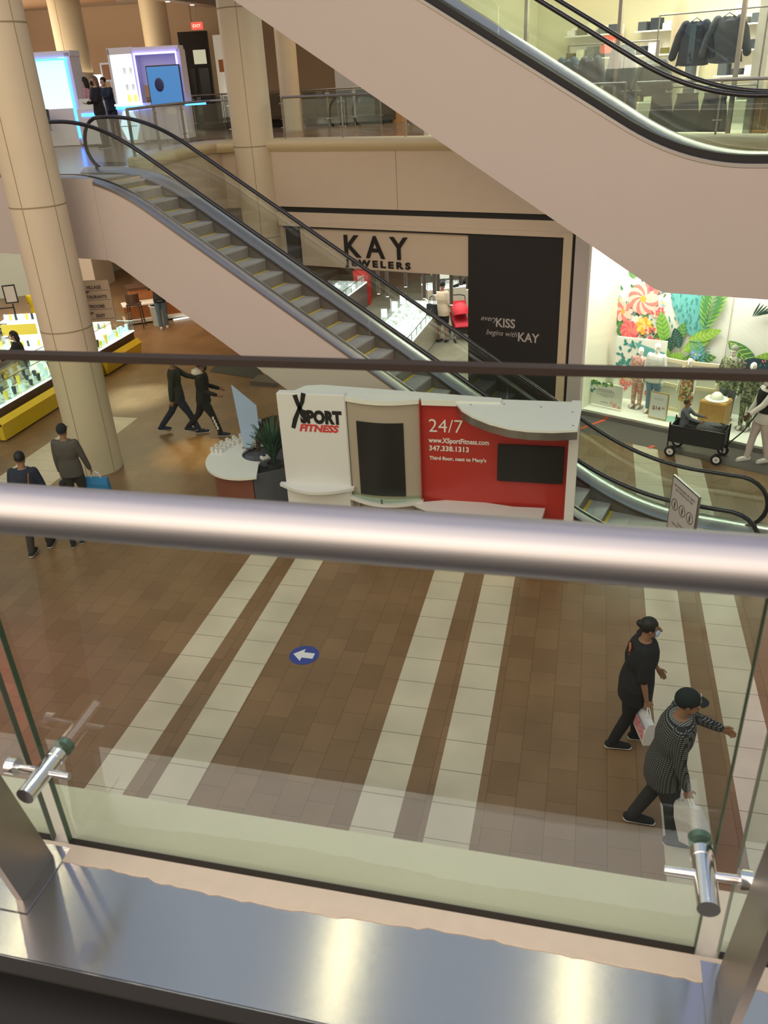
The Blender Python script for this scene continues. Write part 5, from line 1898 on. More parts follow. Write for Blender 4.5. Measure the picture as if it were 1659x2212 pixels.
t = kb('white_pedestal', 'white pedestal with a blue strip left of the standing woman', 'pedestal', -1.55, -.1, 0)
MB().box((0, 0, .5), (.66, .5, .90), bev=.01).build('block', M['white'], t)
MB().box((0, -.26, .80), (.42, .02, .07)).build('blue_strip', M['bluelt'], t)
MB().box((-.05, .08, 1.05), (.5, .3, .30)).build('top_box', M['canvas'], t)
t = kb('office_chair', 'black office chair behind the big column', 'chair', -2.9, -.6, 0)
MB().cyl((0, 0, .05), (0, 0, .45), .03, n=10).build('stem', M['black'], t)
MB().box((0, 0, .48), (.46, .44, .07), bev=.02).build('seat', M['black'], t)
MB().prism([(.18, .52), (.24, .52), (.30, .98), (.22, 1.0)], -.2, .2, 'X').build('backrest', M['black'], t)
for i in range(5):
    a = R(72 * i)
    MB().cyl((0, 0, .08), (.28 * math.cos(a), .28 * math.sin(a), .04), .018, n=8).build('leg', M['black'], t)
t = kb('framed_screen', 'small framed screen standing behind the shelf tower of the kiosk', 'screen', -1.75, 2.3, 0)
MB().box((0, 0, 1.85), (.5, .05, .5)).build('frame', M['white'], t)
MB().box((0, -.03, 1.85), (.40, .01, .40)).build('picture', M['wood'], t)
MB().cyl((0, 0, 0), (0, 0, 1.6), .03, n=8).build('pole', M['white'], t)
t = kb('lit_box', 'small bright lit box behind the two women at the kiosk', 'lamp', -2.1, 2.2, 0)
MB().box((0, 0, 1.65), (.20, .15, .30)).build('lit_face', M['litwhite'], t)
MB().box((0, 0, .73), (.3, .2, 1.46)).build('stand', M['white'], t)
# ------------------------------------------------------------------ people and mannequins
SKIN = {'dark': (.12, .055, .03), 'mid': (.30, .155, .09), 'light': (.48, .29, .20), 'mann': (.80, .78, .68)}
_sk = {}


def skin_mat(k):
    if k not in _sk:
        _sk[k] = mat('skin_' + k, SKIN[k], .55 if k != 'mann' else .35, noise=.04)
    return _sk[k]


def cloth(name, col, **kw):
    kw.setdefault('noise', .12)
    kw.setdefault('nscale', 9)
    return mat('cloth_' + name, col, .88, bump=.25, bscale=30, **kw)


def remesh(o, vox, sm=3):
    m = o.modifiers.new('remesh', 'REMESH')
    m.mode = 'VOXEL'
    m.voxel_size = vox
    m.use_smooth_shade = True
    s = o.modifiers.new('smooth', 'SMOOTH')
    s.iterations = sm
    s.factor = .5
    return o


def ell(c, rx_, ry_, rot=0.0, n=18):
    return [(c[0] + rx_ * math.cos(2 * PI * i / n) * math.cos(rot) - ry_ * math.sin(2 * PI * i / n) * math.sin(rot),
             c[1] + rx_ * math.cos(2 * PI * i / n) * math.sin(rot) + ry_ * math.sin(2 * PI * i / n) * math.cos(rot), c[2]) for i in range(n)]


def person(name, label, loc, rz, H=1.72, skin='mid', lean=0, turn=0, legs=((0, 0), (0, 0)), arms=((5, 8, 10), (5, 8, 10)), build=1.0,
           top=None, sleeves='long', top_len=0.0, bottom=None, bottom_type='trousers', shoes=None, hair=None, hair_style='short', cap=None, mask=None,
           vest=None, vox=.011, cat='person', nod=0, sit=False, group=None, female=False, fingers=True, armsplit=0, head_turn=0, extras=None):
    """facing +y, right hand on +x. legs ((thigh forward deg, knee bend deg) right, left); arms ((forward, out, elbow) right, left)"""
    t = thing(name, label, cat, loc, rz, group)
    S = H
    W = build
    le = R(lean)
    pel = Vector((0, 0, .53 * S))

    def up_(d, x=0, y=0):                  # point d above the pelvis along the leaning torso
        return pel + Vector((x, math.sin(le) * d + y * math.cos(le), math.cos(le) * d - y * math.sin(le)))
    J = {}
    low = 9
    for sd, (tf, kf) in zip((1, -1), legs):
        hip = pel + Vector((sd * .052 * S, 0, -.01 * S))
        a = R(tf)
        kn = hip + Vector((sd * .01, math.sin(a), -math.cos(a))) * .245 * S
        a2 = R(tf - kf)
        an = kn + Vector((0, math.sin(a2), -math.cos(a2))) * .235 * S
        J[sd] = (hip, kn, an, a2)
        low = min(low, an.z)
    dz = (.045 * S) - low if not sit else -.45 * S
    # arms
    sh_z = .285 * S
    A = {}
    for sd, (fw, ab, el) in zip((1, -1), arms):
        s0 = up_(sh_z, sd * (.105 if not female else .095) * S * (.9 + .1 * W))
        a = R(fw)
        o_ = R(ab)
        d1 = Vector((sd * math.sin(o_), math.sin(a) * math.cos(o_), -math.cos(a) * math.cos(o_)))
        e = s0 + d1 * .172 * S
        a2 = R(fw + el)
        d2 = Vector((sd * math.sin(o_) * .6, math.sin(a2), -math.cos(a2))).normalized()
        if ab < 0:
            d2 = Vector((-sd * .78, .55, .12 * sd)).normalized()
        w = e + d2 * .150 * S
        A[sd] = (s0, e, w, d2)
    nk = up_(.325 * S)
    hd_rot = Matrix.Rotation(R(head_turn), 4, 'Z') @ Matrix.Rotation(-R(nod) - le * .3, 4, 'X')
    hc = up_(.405 * S) + Vector((0, .012 * S, 0))
    b = MB()
    hr_ = Vector((.043 * S, .054 * S, .066 * S))
    Th = Matrix.Translation(hc) @ hd_rot
    # head: skull, jaw, nose, ears, brow
    b.sph((0, 0, 0), (1, 1, 1), 20, None) if False else None
    bmesh.ops.create_uvsphere(b.b, u_segments=22, v_segments=14, radius=1, matrix=Th @ Matrix.Translation((0, -.004 * S, .012 * S)) @ Matrix.Diagonal((hr_.x, hr_.y, hr_.z * .82, 1)))
    bmesh.ops.create_uvsphere(b.b, u_segments=18, v_segments=12, radius=1, matrix=Th @ Matrix.Translation((0, .010 * S, -.026 * S)) @ Matrix.Diagonal((hr_.x * .78, hr_.y * .72, hr_.z * .62, 1)))
    p0 = Th @ Vector((0, .056 * S, .006 * S))
    p1 = Th @ Vector((0, .067 * S, -.014 * S))
    b.limb([p0 - (p1 - p0) * .1, p1], [.005 * S, .0095 * S], 8)
    for sd in (1, -1):
        bmesh.ops.create_uvsphere(b.b, u_segments=10, v_segments=8, radius=1, matrix=Th @ Matrix.Translation((sd * hr_.x * .98, -.004 * S, -.004 * S)) @ Matrix.Diagonal((.005 * S, .010 * S, .017 * S, 1)))
    for dz_ in (-.030, -.036):
        bmesh.ops.create_uvsphere(b.b, u_segments=10, v_segments=6, radius=1, matrix=Th @ Matrix.Translation((0, .050 * S, dz_ * S)) @ Matrix.Diagonal((.013 * S, .006 * S, .003 * S, 1)))
    b.limb([up_(.27 * S), nk, hc + Vector((0, -.006 * S, -.02 * S))], [.05 * S, .031 * S, .031 * S], 12)
    # torso
    TR = [(-.045, .088, .064), (0, .094 if not female else .098, .068), (.06, .088, .062), (.12, .078 if not female else .070, .056), (.19, .094 if not female else .084, .064), (.25, .102 if not female else .09, .062), (.295, .092 if not female else .08, .050), (.315, .05, .036)]

    def torso(k, lo=-1, hi=9, grow=0, drop=0, flare=0):
        rs = []
        for d, rx_2, ry_2 in TR:
            if d < lo or d > hi:
                continue
            q = up_(d * S)
            wb = W if d < .2 else (.6 + .4 * W)
            rs.append(ell(q, (rx_2 * wb * k + grow) * S, (ry_2 * W * k + grow + (.012 * (W - 1) if d < .2 else 0)) * S))
        if drop:
            q = pel + Vector((0, 0, -.045 * S - drop * S))
            rs.insert(0, ell(q, (.088 * W * k + grow + flare) * S, (.066 * W * k + grow + flare) * S))
        return rs
    b.rings(torso(.93))
    # legs
    for sd in (1, -1):
        hip, kn, an, a2 = J[sd]
        b.limb([hip, (hip + kn) / 2, kn, (kn * .65 + an * .35), an], [.050 * S * W, .045 * S * W, .029 * S, .030 * S, .019 * S], 12)
        ft = Vector((0, math.cos(a2 * .4), math.sin(a2 * .4)))
        b.limb([an + Vector((0, -.012 * S, -.022 * S)), an + ft * .09 * S + Vector((0, 0, -.028 * S))], [.020 * S, .016 * S], 10)
    # arms and hands
    for sd in (1, -1):
        s0, e, w, d2 = A[sd]
        b.limb([s0, s0 * .5 + e * .5, e, e * .6 + w * .4, w], [.029 * S * (.7 + .3 * W), .026 * S * (.7 + .3 * W), .020 * S, .020 * S, .0135 * S], 12)
        side = Vector((0, 1, 0)) if abs(d2.y) < .7 else Vector((0, 0, 1))
        fwd = (side - d2 * side.dot(d2)).normalized()
        inn = d2.cross(fwd) * (1 if sd > 0 else -1)
        if inn.x * sd > 0:
            inn = -inn
        pc = w + d2 * .028 * S
        rs = []
        for u, ww_ in ((0, .012), (.015, .018), (.035, .022), (.05, .021)):
            c0 = w + d2 * u * S
            rs.append([c0 + fwd * math.cos(2 * PI * i / 10) * ww_ * S + inn * math.sin(2 * PI * i / 10) * .0085 * S for i in range(10)])
        b.rings(rs)
        if fingers:
            for k_ in range(4):
                fo = (k_ - 1.5) * .0108
                L = (.040, .046, .043, .034)[k_] * S
                q0 = w + d2 * .047 * S + fwd * (-fo) * S
                q1 = q0 + (d2 * .93 + inn * .25).normalized() * L * .45
                q2 = q1 + (d2 * .65 + inn * .75).normalized() * L * .32
                q3 = q2 + (d2 * .25 + inn * .95).normalized() * L * .25
                b.limb([q0, q1, q2, q3], [.0050 * S, .0049 * S, .0045 * S, .004 * S], 8)
            q0 = w + d2 * .014 * S + fwd * .014 * S
            q1 = q0 + (d2 * .6 + fwd * .65 + inn * .2).normalized() * .022 * S
            q2 = q1 + (d2 * .85 + fwd * .2 + inn * .35).normalized() * .020 * S
            b.limb([q0, q1, q2], [.0068 * S, .0058 * S, .005 * S], 8)
    body = remesh(b.build('body', skin_mat(skin), t), vox * .62, 2)
    parts = [body]
    # clothing
    if bottom:
        g = MB()
        if bottom_type == 'skirt':
            rs = [ell(pel + Vector((0, 0, z * S)), (r_ + .004) * S * W, (r_ * .8) * S * W) for z, r_ in ((-.22, .115), (-.12, .108), (-.04, .10), (.05, .085))]
            g.rings(rs)
        else:
            g.rings(torso(1.03, -1, .07, .004))
            stop = {'trousers': 1.0, 'shorts': .0}[bottom_type]
            for sd in (1, -1):
                hip, kn, an, a2 = J[sd]
                if stop:
                    g.limb([hip, (hip + kn) / 2, kn, kn * .5 + an * .5, an + (kn - an) * .04], [.058 * S * W, .053 * S * W, .040 * S, .037 * S, .033 * S], 12)
                else:
                    g.limb([hip, (hip + kn) / 2, kn * .85 + hip * .15], [.060 * S * W, .058 * S * W, .050 * S], 12)
        parts.append(remesh(g.build({'trousers': 'trousers', 'skirt': 'skirt', 'shorts': 'shorts'}[bottom_type], bottom, t), vox, 3))
    if top:
        g = MB()
        g.rings(torso(1.10, .0, 9, .007, top_len + .001 if top_len else 0.02, .006))
        for sd in (1, -1):
            s0, e, w, d2 = A[sd]
            if sleeves == 'long':
                g.limb([s0 + Vector((-sd * .01, 0, 0)), (s0 + e) / 2, e, (e + w) / 2, w + (e - w) * .05], [.040 * S, .036 * S, .031 * S, .029 * S, .024 * S], 12)
            elif sleeves == 'half':
                g.limb([s0 + Vector((-sd * .01, 0, 0)), (s0 + e) / 2, e * .95 + s0 * .05], [.043 * S, .043 * S, .041 * S], 12)
            elif sleeves == 'short':
                g.limb([s0 + Vector((-sd * .01, 0, 0)), s0 * .35 + e * .65], [.040 * S, .040 * S], 12)
        parts.append(remesh(g.build('top', top, t), vox, 3))
    if vest:
        g = MB()
        rs = torso(1.19, .05, .30, .012)
        g.rings(rs)
        parts.append(remesh(g.build('vest', vest, t), vox, 3))
    for sd in (1, -1):
        if shoes:
            hip, kn, an, a2 = J[sd]
            tilt = max(-.5, min(.6, (an.z + dz - .045 * S) * -1.6))
            ft = Vector((0, math.cos(tilt), math.sin(tilt)))
            g = MB()
            g.limb([an + Vector((0, -.020 * S, -.020 * S)), an + ft * .045 * S + Vector((0, 0, -.022 * S)), an + ft * .10 * S + Vector((0, 0, -.027 * S))], [.027 * S, .026 * S, .021 * S], 12)
            s_ = g.build('shoe', shoes, t, smooth=True)
            parts.append(s_)
            if cat == 'person':
                g = MB()
                g.limb([an + Vector((0, -.022 * S, -.036 * S)), an + ft * .105 * S + Vector((0, 0, -.041 * S))], [.024 * S, .021 * S], 12)
                o = g.build('sole', M['white'], s_, smooth=True)
                o.data.transform(Matrix.Translation((0, 0, an.z - .040 * S)) @ Matrix.Diagonal((1, 1, .3, 1)) @ Matrix.Translation((0, 0, -an.z + .040 * S)))

    def headshell(nm, m, sc, off, cut=None, n=20):
        g = MB()
        bmesh.ops.create_uvsphere(g.b, u_segments=n, v_segments=14, radius=1, matrix=Matrix.Translation(off) @ Matrix.Diagonal((sc[0], sc[1], sc[2], 1)))
        if cut:
            vs = [v for v in g.b.verts if cut(v.co)]
            bmesh.ops.delete(g.b, geom=vs, context='VERTS')
        g.b.transform(Th)
        return g.build(nm, m, t, smooth='all')
    if hair:
        if hair_style in ('short', 'long', 'bun', 'tail'):
            parts.append(headshell('hair', hair, (hr_.x * 1.10, hr_.y * 1.05, hr_.z * .90), (0, -.010 * S, .018 * S), lambda c: c.z < -.015 * S or (c.y > .030 * S and c.z < .030 * S)))
        if hair_style == 'long':
            g = MB()
            g.limb([Th @ Vector((0, -.030 * S, .02 * S)), Th @ Vector((0, -.045 * S, -.06 * S)), Th @ Vector((0, -.04 * S, -.13 * S))], [.045 * S, .042 * S, .025 * S], 12)
            parts.append(g.build('hair_length', hair, t, smooth='all'))
        if hair_style in ('bun', 'tail'):
            g = MB()
            g.sph(Th @ Vector((0, -.058 * S, .03 * S)), (.026 * S, .026 * S, .024 * S), 12)
            if hair_style == 'tail':
                g.limb([Th @ Vector((0, -.058 * S, .02 * S)), Th @ Vector((0, -.078 * S, -.06 * S))], [.018 * S, .010 * S], 10)
            parts.append(g.build('hair_bun', hair, t, smooth='all'))
    if cap:
        c_ = headshell('cap', cap, (hr_.x * 1.17, hr_.y * 1.13, hr_.z * .92), (0, -.006 * S, .022 * S), lambda c: c.z < .008 * S)
        g = MB()
        rs = []
        for u in range(7):
            a = R(-62 + 124 * u / 6)
            rs.append([Vector((math.sin(a) * hr_.x * 1.12, hr_.y * .70 + math.cos(a) * hr_.y * q * .5, .024 * S - .007 * S * (q - .8) + .001 * k2)) for k2, q in ((1, .8), (1, 2.1), (-1, 2.1), (-1, .8))])
        g.rings(rs)
        g.b.transform(Th)
        g.build('cap_brim', cap, c_)
        parts.append(c_)
    if mask:
        mk = headshell('face_mask', mask, (hr_.x * .90, hr_.y * .86, hr_.z * .60), (0, .016 * S, -.026 * S), lambda c: c.y < .018 * S or c.z > .006 * S)
        sm_ = mk.modifiers.new('thick', 'SOLIDIFY')
        sm_.thickness = .002
        parts.append(mk)
    if cat == 'person':
        for sd in (1, -1):
            g = MB()
            g.sph(Th @ Vector((sd * .017 * S, .0475 * S, .008 * S)), (.0062 * S, .0045 * S, .0040 * S), 10)
            parts.append(g.build('eye', M['black'], t, smooth='all'))
    for p in parts:
        p.location.z += dz
    if extras:
        extras(t, A, J, dz, Th, S)
    return t, A, J, dz


SHB = cloth('black_shoe', (.012, .012, .014))
BLK = cloth('black', (.012, .012, .013))
NVY = cloth('dark_navy', (.018, .024, .045))
CHA = cloth('charcoal', (.030, .030, .032))
DGR = cloth('dark_green', (.035, .040, .028))
JEAN = cloth('jeans', (.10, .16, .22))
DJEAN = cloth('dark_jeans', (.018, .025, .045))
GRY = cloth('grey_brown', (.095, .080, .068))
BRN = cloth('olive_brown', (.040, .032, .025))
CRM = cloth('cream', (.62, .52, .38))
WHT = cloth('white', (.70, .66, .62))
LIL = cloth('pale_lilac', (.58, .48, .46))
YLW = cloth('yellow', (.75, .58, .02))
HRB = mat('hair_black', (.010, .008, .007), .6, noise=.3, nscale=60)
HRN = mat('hair_brown', (.06, .035, .02), .6, noise=.3, nscale=60)
HRO = mat('hair_blond_brown', (.16, .09, .05), .6, noise=.3, nscale=60)
MSKB = mat('mask_pale_blue', (.42, .55, .72), .8)
MSKW = mat('mask_white', (.72, .70, .66), .8)
MSKK = mat('mask_black', (.02, .02, .02), .8)
SWT = banded('woven_dash_sweater', (.020, .022, .024), (.24, .24, .23), 48, 'Z', .62, .9, dash=34)


def shopping_bag(name, label, loc, rz, w, h, d, m, hm, stripes=None, tilt=0.0, extra=None):
    t = thing(name, label, 'bag', loc, rz)
    t.rotation_euler = (0, tilt, rz)
    b = MB()
    rs = [[(-w / 2, -d / 2, -h), (w / 2, -d / 2, -h), (w / 2, d / 2, -h), (-w / 2, d / 2, -h)],
          [(-w / 2, -d / 2, -h * .4), (w / 2, -d / 2, -h * .4), (w / 2 * .98, d / 2, -h * .4), (-w / 2, d / 2, -h * .4)],
          [(-w / 2 * .96, -d * .22, 0), (w / 2 * .96, -d * .22, 0), (w / 2 * .96, d * .22, 0), (-w / 2 * .96, d * .22, 0)]]
    b.rings(rs)
    b.build('bag_body', m, t)
    for y in (-d * .2, d * .2):
        MB().tube([(-w * .22, y, -.01), (-w * .12, y * .5, .08), (0, y * .2, .105), (w * .12, y * .5, .08), (w * .22, y, -.01)], .005, 8).build('bag_handle', hm, t, smooth=True)
    return t


# --- the two walking people in front
def ex_sweater(t, A, J, dz, Th, S):
    MB().sph(Th @ Vector((0, .052 * S, .055 * S)) + Vector((0, 0, dz)), (.012 * S, .004, .010 * S), 10).build('cap_badge', M['wtxt'], t)


P1, A1, J1, z1 = person('person', 'person in a dark cap and black and white woven sweater holding a white bag', (.99, 5.93, 0), R(-92), 1.80, 'mid', lean=7,
                        legs=((12, 4), (-7, 16)), arms=((6, 6, 12), (42, 22, 18)), build=1.22, top=SWT, sleeves='long', top_len=.05, bottom=CHA, shoes=SHB,
                        cap=mat('cap_dark_green', (.006, .013, .013), .8), hair=HRB, vox=.009, nod=-2, extras=ex_sweater)
# beard
g = MB()


def ex_tee(t, A, J, dz, Th, S):
    b = MB()
    rr_ = random.Random(2)
    for i in range(12):
        x, z = rr_.uniform(-.07, .07), rr_.uniform(.17, .30)
        b.sph((x, -.112 - .02 * (.3 - z), .53 * S + z * S * .95 + dz), (.03, .012, .028), 8)
    b.build('back_print', mat('back_print_orange', (.55, .16, .06), .7, noise=.6, nscale=40), t)


P2, A2, J2, z2 = person('person', 'person with a blue face mask in a black t-shirt carrying a striped bag', (.78, 7.12, 0), R(-86), 1.68, 'mid', lean=4,
                        legs=((-8, 12), (8, 6)), arms=((-2, 12, 14), (14, 8, 20)), build=1.3, top=BLK, sleeves='half', top_len=.07, bottom=BLK, shoes=SHB,
                        hair=HRB, hair_style='bun', mask=MSKB, female=True, vox=.009, extras=ex_tee)


def world_of(t, v, dz=0):
    a = t.rotation_euler.z
    return Vector((t.location.x + v.x * math.cos(a) - v.y * math.sin(a), t.location.y + v.x * math.sin(a) + v.y * math.cos(a), v.z + dz + t.location.z))


h = world_of(P1, A1[1][2] + A1[1][3] * .085, z1)
shopping_bag('shopping_bag', 'white plastic shopping bag hanging from the hand of the person in the woven sweater', (h.x, h.y, h.z - .09), R(-50), .30, .40, .12,
             mat('white_plastic', (.74, .72, .72), .45, noise=.06, bump=.6, bscale=18), M['white'], tilt=R(-24))
h = world_of(P2, A2[1][2] + A2[1][3] * .085, z2)
t = shopping_bag('shopping_bag', 'blue and white striped paper bag with a pink print held by the person in black', (h.x, h.y, h.z - .09), R(-75), .34, .27, .13,
                 mat('paper_white', (.72, .70, .70), .6), M['white'])
for i in range(4):
    MB().prism([(-.065, -.235 + i * .06), (0, -.215 + i * .06), (.0, -.185 + i * .06), (-.065, -.205 + i * .06)], -.172, -.1705, 'X').build('blue_stripe', M['blue'], t)
MB().box((0, -.0665, -.16), (.26, .002, .15)).build('pink_print', speck('pink_print', [(.75, .18, .2), (.7, .45, .45), (.8, .3, .3), (.6, .1, .15)], 60, .6), t)
for sx in (-.14,):
    MB().box((0, -.0655, -.055), (.32, .002, .012)).build('blue_stripe', M['blue'], t)

# --- two walkers in the middle distance
person('person', 'tall person with white face mask and dark green jumper striding, one arm out', (-8.28, 14.92, 0), R(-70), 1.78, 'mid', legs=((27, 6), (-26, 14)), arms=((-14, 6, 8), (48, 12, 22)),
       top=DGR, bottom=DJEAN, shoes=NVY, hair=HRB, mask=MSKW, top_len=.04, vox=.014, extras=None)


def ex_stripe(t, A, J, dz, Th, S):
    hip, kn, an, a2 = J[-1]
    b = MB()
    for sd in (1,):
        hip, kn, an, a2 = J[sd]
        for u in (.05, .25, .45, .65):
            p = kn * (1 - u) + an * u
            b.box((p.x + .040 * S, p.y, p.z + dz), (.02, .035, .07))
    b.build('trouser_print', M['wtxt'], t)


person('person', 'person with a black face mask in a dark jacket with a white hood', (-7.66, 14.86, 0), R(-75), 1.68, 'mid', legs=((24, 8), (-24, 20)), arms=((12, 8, 60), (8, 8, 60)),
       top=BLK, bottom=BLK, shoes=NVY, hair=HRN, mask=MSKK, vest=None, vox=.014, build=1.1, lean=4, extras=ex_stripe)
t = thing('hood', 'white hood lying on the shoulders of the person in the dark jacket', 'hood', (-7.70, 14.86, 1.36), R(-75))
MB().lathe([(.10, .0), (.125, .03), (.115, .09), (.075, .11)], n=20).build('hood_cloth', WHT, t, smooth=True)

# --- lower left group
P5, A5, J5, z5 = person('person', 'person seen from behind in a black cap and grey top walking with a blue bag', (-8.42, 11.12, 0), R(10), 1.72, 'mid', legs=((12, 4), (-6, 8)), arms=((8, 12, 8), (2, 7, 8)),
                        top=GRY, bottom=BRN, shoes=SHB, cap=BLK, hair=HRB, vox=.012, build=1.05)
h = world_of(P5, A5[1][2] + A5[1][3] * .08, z5)
shopping_bag('shopping_bag', 'bright blue shopping bag with a pale rim carried by the person in the grey top', (h.x + .08, h.y - .02, h.z - .09), R(5), .42, .30, .10, mat('bag_blue', (.03, .22, .50), .5), M['white'])
o = MB().box((h.x + .08, h.y - .035, h.z - .10), (.41, .06, .03), rz=R(5)).build('bag_rim', M['canvas'])
o.parent = None
bpy.data.objects.remove(o)
P6, A6, J6, z6 = person('person', 'person in a navy shirt seen from behind at the bottom left edge', (-8.43, 9.93, 0), R(15), 1.72, 'mid', legs=((10, 6), (-10, 10)), arms=((2, 14, 20), (2, 14, 20)),
                        top=NVY, bottom=BRN, shoes=SHB, hair=HRB, vox=.012, build=1.15, lean=6)
t = thing('shoulder_bag', 'small tan bag behind the back of the person in the navy shirt', 'bag', (-8.12, 9.78, 1.02), R(15))
MB().sph((0, 0, .0), (.14, .06, .10), 16).build('pouch', mat('tan_leather', (.38, .24, .13), .6), t, smooth=True)
MB().tube([(-.13, .0, .04), (-.12, .05, .25), (-.1, .1, .42)], .01, 6).build('strap', M['wood'], t)
person('person', 'small child with a black cap between the navy shirt and the grey top', (-7.93, 10.18, 0), R(20), 1.16, 'mid', legs=((6, 4), (-6, 4)), top=BLK, bottom=BLK, shoes=SHB, cap=BLK, hair=HRB, vox=.012)

# --- watch kiosk
person('person', 'person with a face mask in a black jacket working behind the left showcase', (-13.25, 16.75, 0), R(125), 1.62, 'light', arms=((40, 8, 30), (40, 8, 30)), top=BLK, bottom=JEAN, shoes=SHB, hair=HRB, hair_style='long', mask=MSKW, vox=.014, lean=6, female=True)
person('person', 'person all in black standing at the far left edge behind the kiosk', (-15.55, 18.7, 0), R(-160), 1.80, 'light', top=BLK, bottom=DJEAN, shoes=SHB, hair=HRB, vox=.014, build=1.2)
person('person', 'person in a bright yellow t-shirt at the back of the watch kiosk', (-15.6, 20.9, 0), R(20), 1.72, 'dark', top=YLW, sleeves='short', bottom=GRY, shoes=SHB, hair=HRB, vox=.014, build=1.1, arms=((6, 12, 30), (40, 14, 40)))
# --- brown kiosk
person('person', 'person in pale blue jeans and a black top leaning at the brown kiosk', (-12.65, 22.75, 0), R(30), 1.72, 'light', top=BLK, bottom=JEAN, shoes=WHT, hair=HRB, vox=.014, lean=28, legs=((4, 4), (-4, 4)), arms=((50, 10, 20), (50, 10, 20)))
person('person', 'person in a black top behind the brown kiosk under the escalator', (-12.6, 25.4, 0), R(200), 1.7, 'light', top=BLK, bottom=BLK, shoes=SHB, hair=HRB, vox=.014, lean=12, arms=((40, 8, 30), (40, 8, 30)))
# --- jeweller
P12, A12, J12, z12 = person('person', 'person in a loose cream top and black shorts beside the red stroller', (-3.78, 21.85, .01), R(-28), 1.66, 'mid', top=CRM, sleeves='half', top_len=.03, bottom=BLK, bottom_type='shorts', shoes=SHB,
                            hair=HRB, hair_style='bun', vox=.013, female=True, arms=((10, 10, 10), (22, 8, 20)), legs=((4, 3), (-4, 3)), build=1.15)
t = thing('shoulder_bag', 'black tote bag on the shoulder of the person in the cream top', 'bag', (-4.02, 21.60, .78), R(-28))
MB().prism([(-.17, 0), (.17, 0), (.14, .34), (-.14, .34)], -.05, .05, 'Y').build('tote', BLK, t)
for y in (-.03, .03):
    MB().tube([(-.10, y, .33), (-.05, y, .52), (.03, y, .58), (.08, y, .50), (.10, y, .33)], .008, 6).build('strap', M['black'], t)
person('person', 'person in black bending over the counter behind the red stroller', (-3.1, 23.6, .01), R(60), 1.7, 'light', top=BLK, bottom=CHA, shoes=SHB, hair=HRB, hair_style='long', vox=.014, lean=20, arms=((50, 8, 20), (50, 8, 20)), build=1.1)
person('person', 'person in dark clothes at the tills far inside the jeweller', (-4.6, 26.1, .01), R(190), 1.7, 'light', top=BLK, bottom=BLK, shoes=SHB, hair=HRB, vox=.015, arms=((30, 10, 40), (30, 10, 40)))

# --- at the shop window
P15, A15, J15, z15 = person('person', 'person with a face mask in a white cardigan and pale trousers pulling the wagon', (3.24, 14.9, 0), R(112), 1.68, 'dark', top=WHT, bottom=LIL, shoes=WHT, hair=HRB, hair_style='short', mask=MSKW, vest=BLK,
                            vox=.012, arms=((14, 6, 12), (52, 14, 12)), legs=((12, 4), (-8, 6)), female=True, build=1.1)
person('person', 'small child in a grey top sitting up in the black wagon', (1.93, 15.12, .49), R(-110), 1.05, 'mid', sit=True, legs=((88, 20), (88, 20)), top=cloth('grey_blue', (.12, .14, .17)), bottom=BLK, shoes=None, hair=HRN, vox=.012, arms=((50, 6, 30), (50, 6, 30)))
# the wagon floor carries the seated child

# --- upper floor
person('person', 'person in black with folded arms standing before the blue lit kiosk', (-12.95, 21.9, F2), R(150), 1.72, 'light', top=BLK, bottom=BLK, shoes=SHB, hair=HRO, hair_style='long', mask=MSKK, vox=.014, female=True, arms=((22, -8, 95), (22, -8, 95)))
person('person', 'person in pink behind the one with folded arms', (-14.35, 23.75, F2), R(100), 1.72, 'light', top=cloth('pink', (.62, .36, .38)), bottom=BLK, shoes=SHB, hair=HRB, hair_style='long', vox=.015, female=True)
person('person', 'person in a dark top bending over the lit counter of the kiosk', (-14.3, 24.9, F2), R(170), 1.72, 'light', top=NVY, bottom=DJEAN, shoes=SHB, hair=HRB, hair_style='bun', vox=.015, lean=14, arms=((50, 10, 30), (50, 10, 30)))
person('person', 'person in dark clothes just right of the middle column on the upper floor', (-8.25, 20.7, F2), R(-60), 1.78, 'mid', top=BLK, bottom=BLK, shoes=SHB, hair=HRB, vox=.014, arms=((10, 8, 60), (10, 8, 60)))

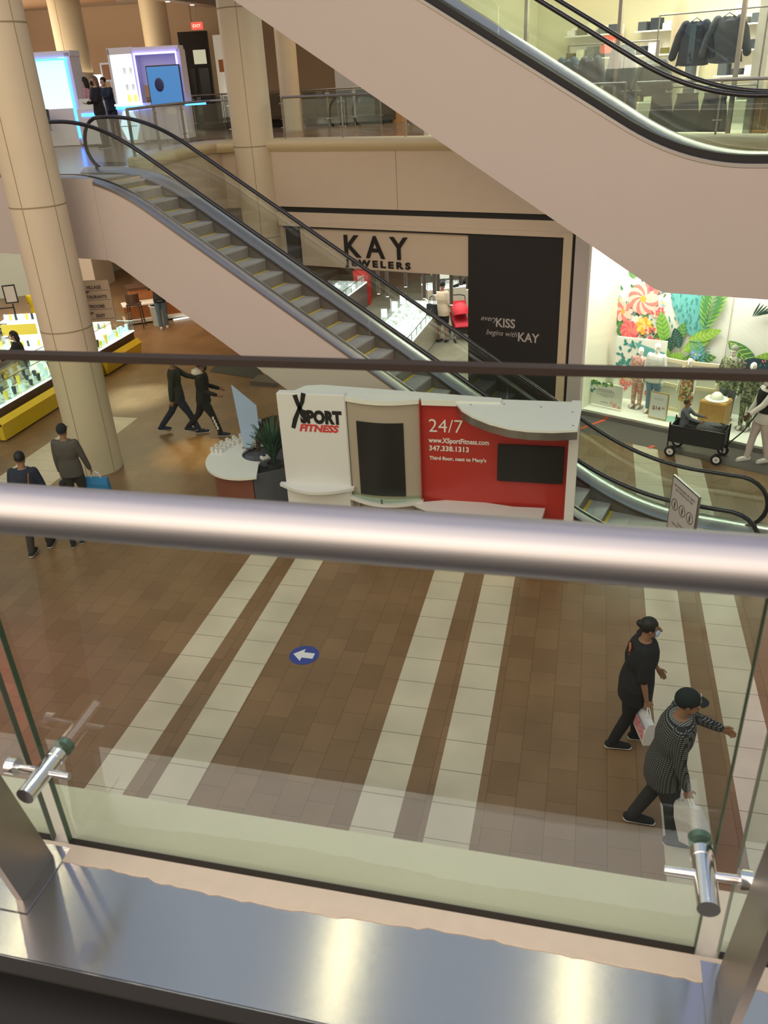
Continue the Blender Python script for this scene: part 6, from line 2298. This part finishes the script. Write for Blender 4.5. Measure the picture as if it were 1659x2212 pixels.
# --- mannequins
MN = M['mann']
FLW = speck('flower_print', [(.62, .38, .28), (.50, .27, .22), (.68, .50, .38), (.45, .25, .25)], 30, .8)
FLD = speck('dress_print', [(.55, .42, .10), (.12, .14, .08), (.62, .55, .40), (.45, .12, .08), (.30, .35, .12)], 28, .8)
FLG = speck('leaf_print', [(.10, .13, .07), (.20, .24, .12), (.05, .07, .05), (.32, .34, .20)], 30, .8)


def mann(label, x, y, z, rz, H, base=True, **kw):
    p = W_(x, y, z)
    t, A, J, dz = person('mannequin', label, p, AW + rz, H, 'mann', cat='mannequin', vox=.013, **kw)
    if base:
        MB().cyl((0, 0, -.001), (0, 0, .008), .16, n=24).build('glass_base', M['steel'], t)
    return t


mann('small child mannequin in a pink flowered jumpsuit at the left of the window', .94, .72, .11, PI, 1.30, top=FLW, sleeves='short', bottom=FLW, shoes=WHT)
mann('taller child mannequin in a white sweatshirt and wide blue jeans', 1.32, .62, .11, PI, 1.47, top=cloth('sweat_white', (.66, .70, .64)), top_len=.04, bottom=cloth('mid_blue_jeans', (.14, .26, .38)), shoes=WHT, build=1.08)
mann('girl mannequin in a sleeveless brown and green flowered dress', 2.02, .58, .11, PI, 1.28, top=FLD, sleeves='none', bottom=FLD, bottom_type='skirt', female=True)
mann('mannequin in an olive green shirt and a hat on the right of the window', 2.70, 1.0, .11, PI, 1.52, top=FLG, top_len=.05, bottom=cloth('grey_jeans', (.10, .13, .15)), shoes=WHT, cap=cloth('sun_hat', (.20, .22, .15)), build=1.1)
mann('mannequin in a dark leaf patterned suit at the right edge of the window', 3.18, .72, .11, PI, 1.35, top=FLG, bottom=FLG, shoes=WHT)
for x, y, H_, kw, lab in ((1.62, 3.9, 1.5, dict(top=BLK, bottom=DJEAN), 'mannequin in black behind the big hanging shirts, left one'),
                         (2.12, 3.0, 1.62, dict(top=cloth('pale_blue', (.45, .50, .52)), bottom=DJEAN), 'slim mannequin in a pale top and dark jeans right of the big shirts'),
                         (2.40, 3.3, 1.66, dict(top=cloth('olive_coat', (.14, .13, .04)), bottom=BLK, build=1.1), 'mannequin in an olive coat before the orange wood panel'),
                         (2.85, 3.2, 1.60, dict(top=BLK, bottom=WHT), 'mannequin in a black jacket and white trousers at the right edge')):
    p = W_(x, y, F2 + .03)
    person('mannequin', lab, p, AW + PI, H_ + .0, 'mann', cat='mannequin', vox=.016, shoes=BLK, **kw)
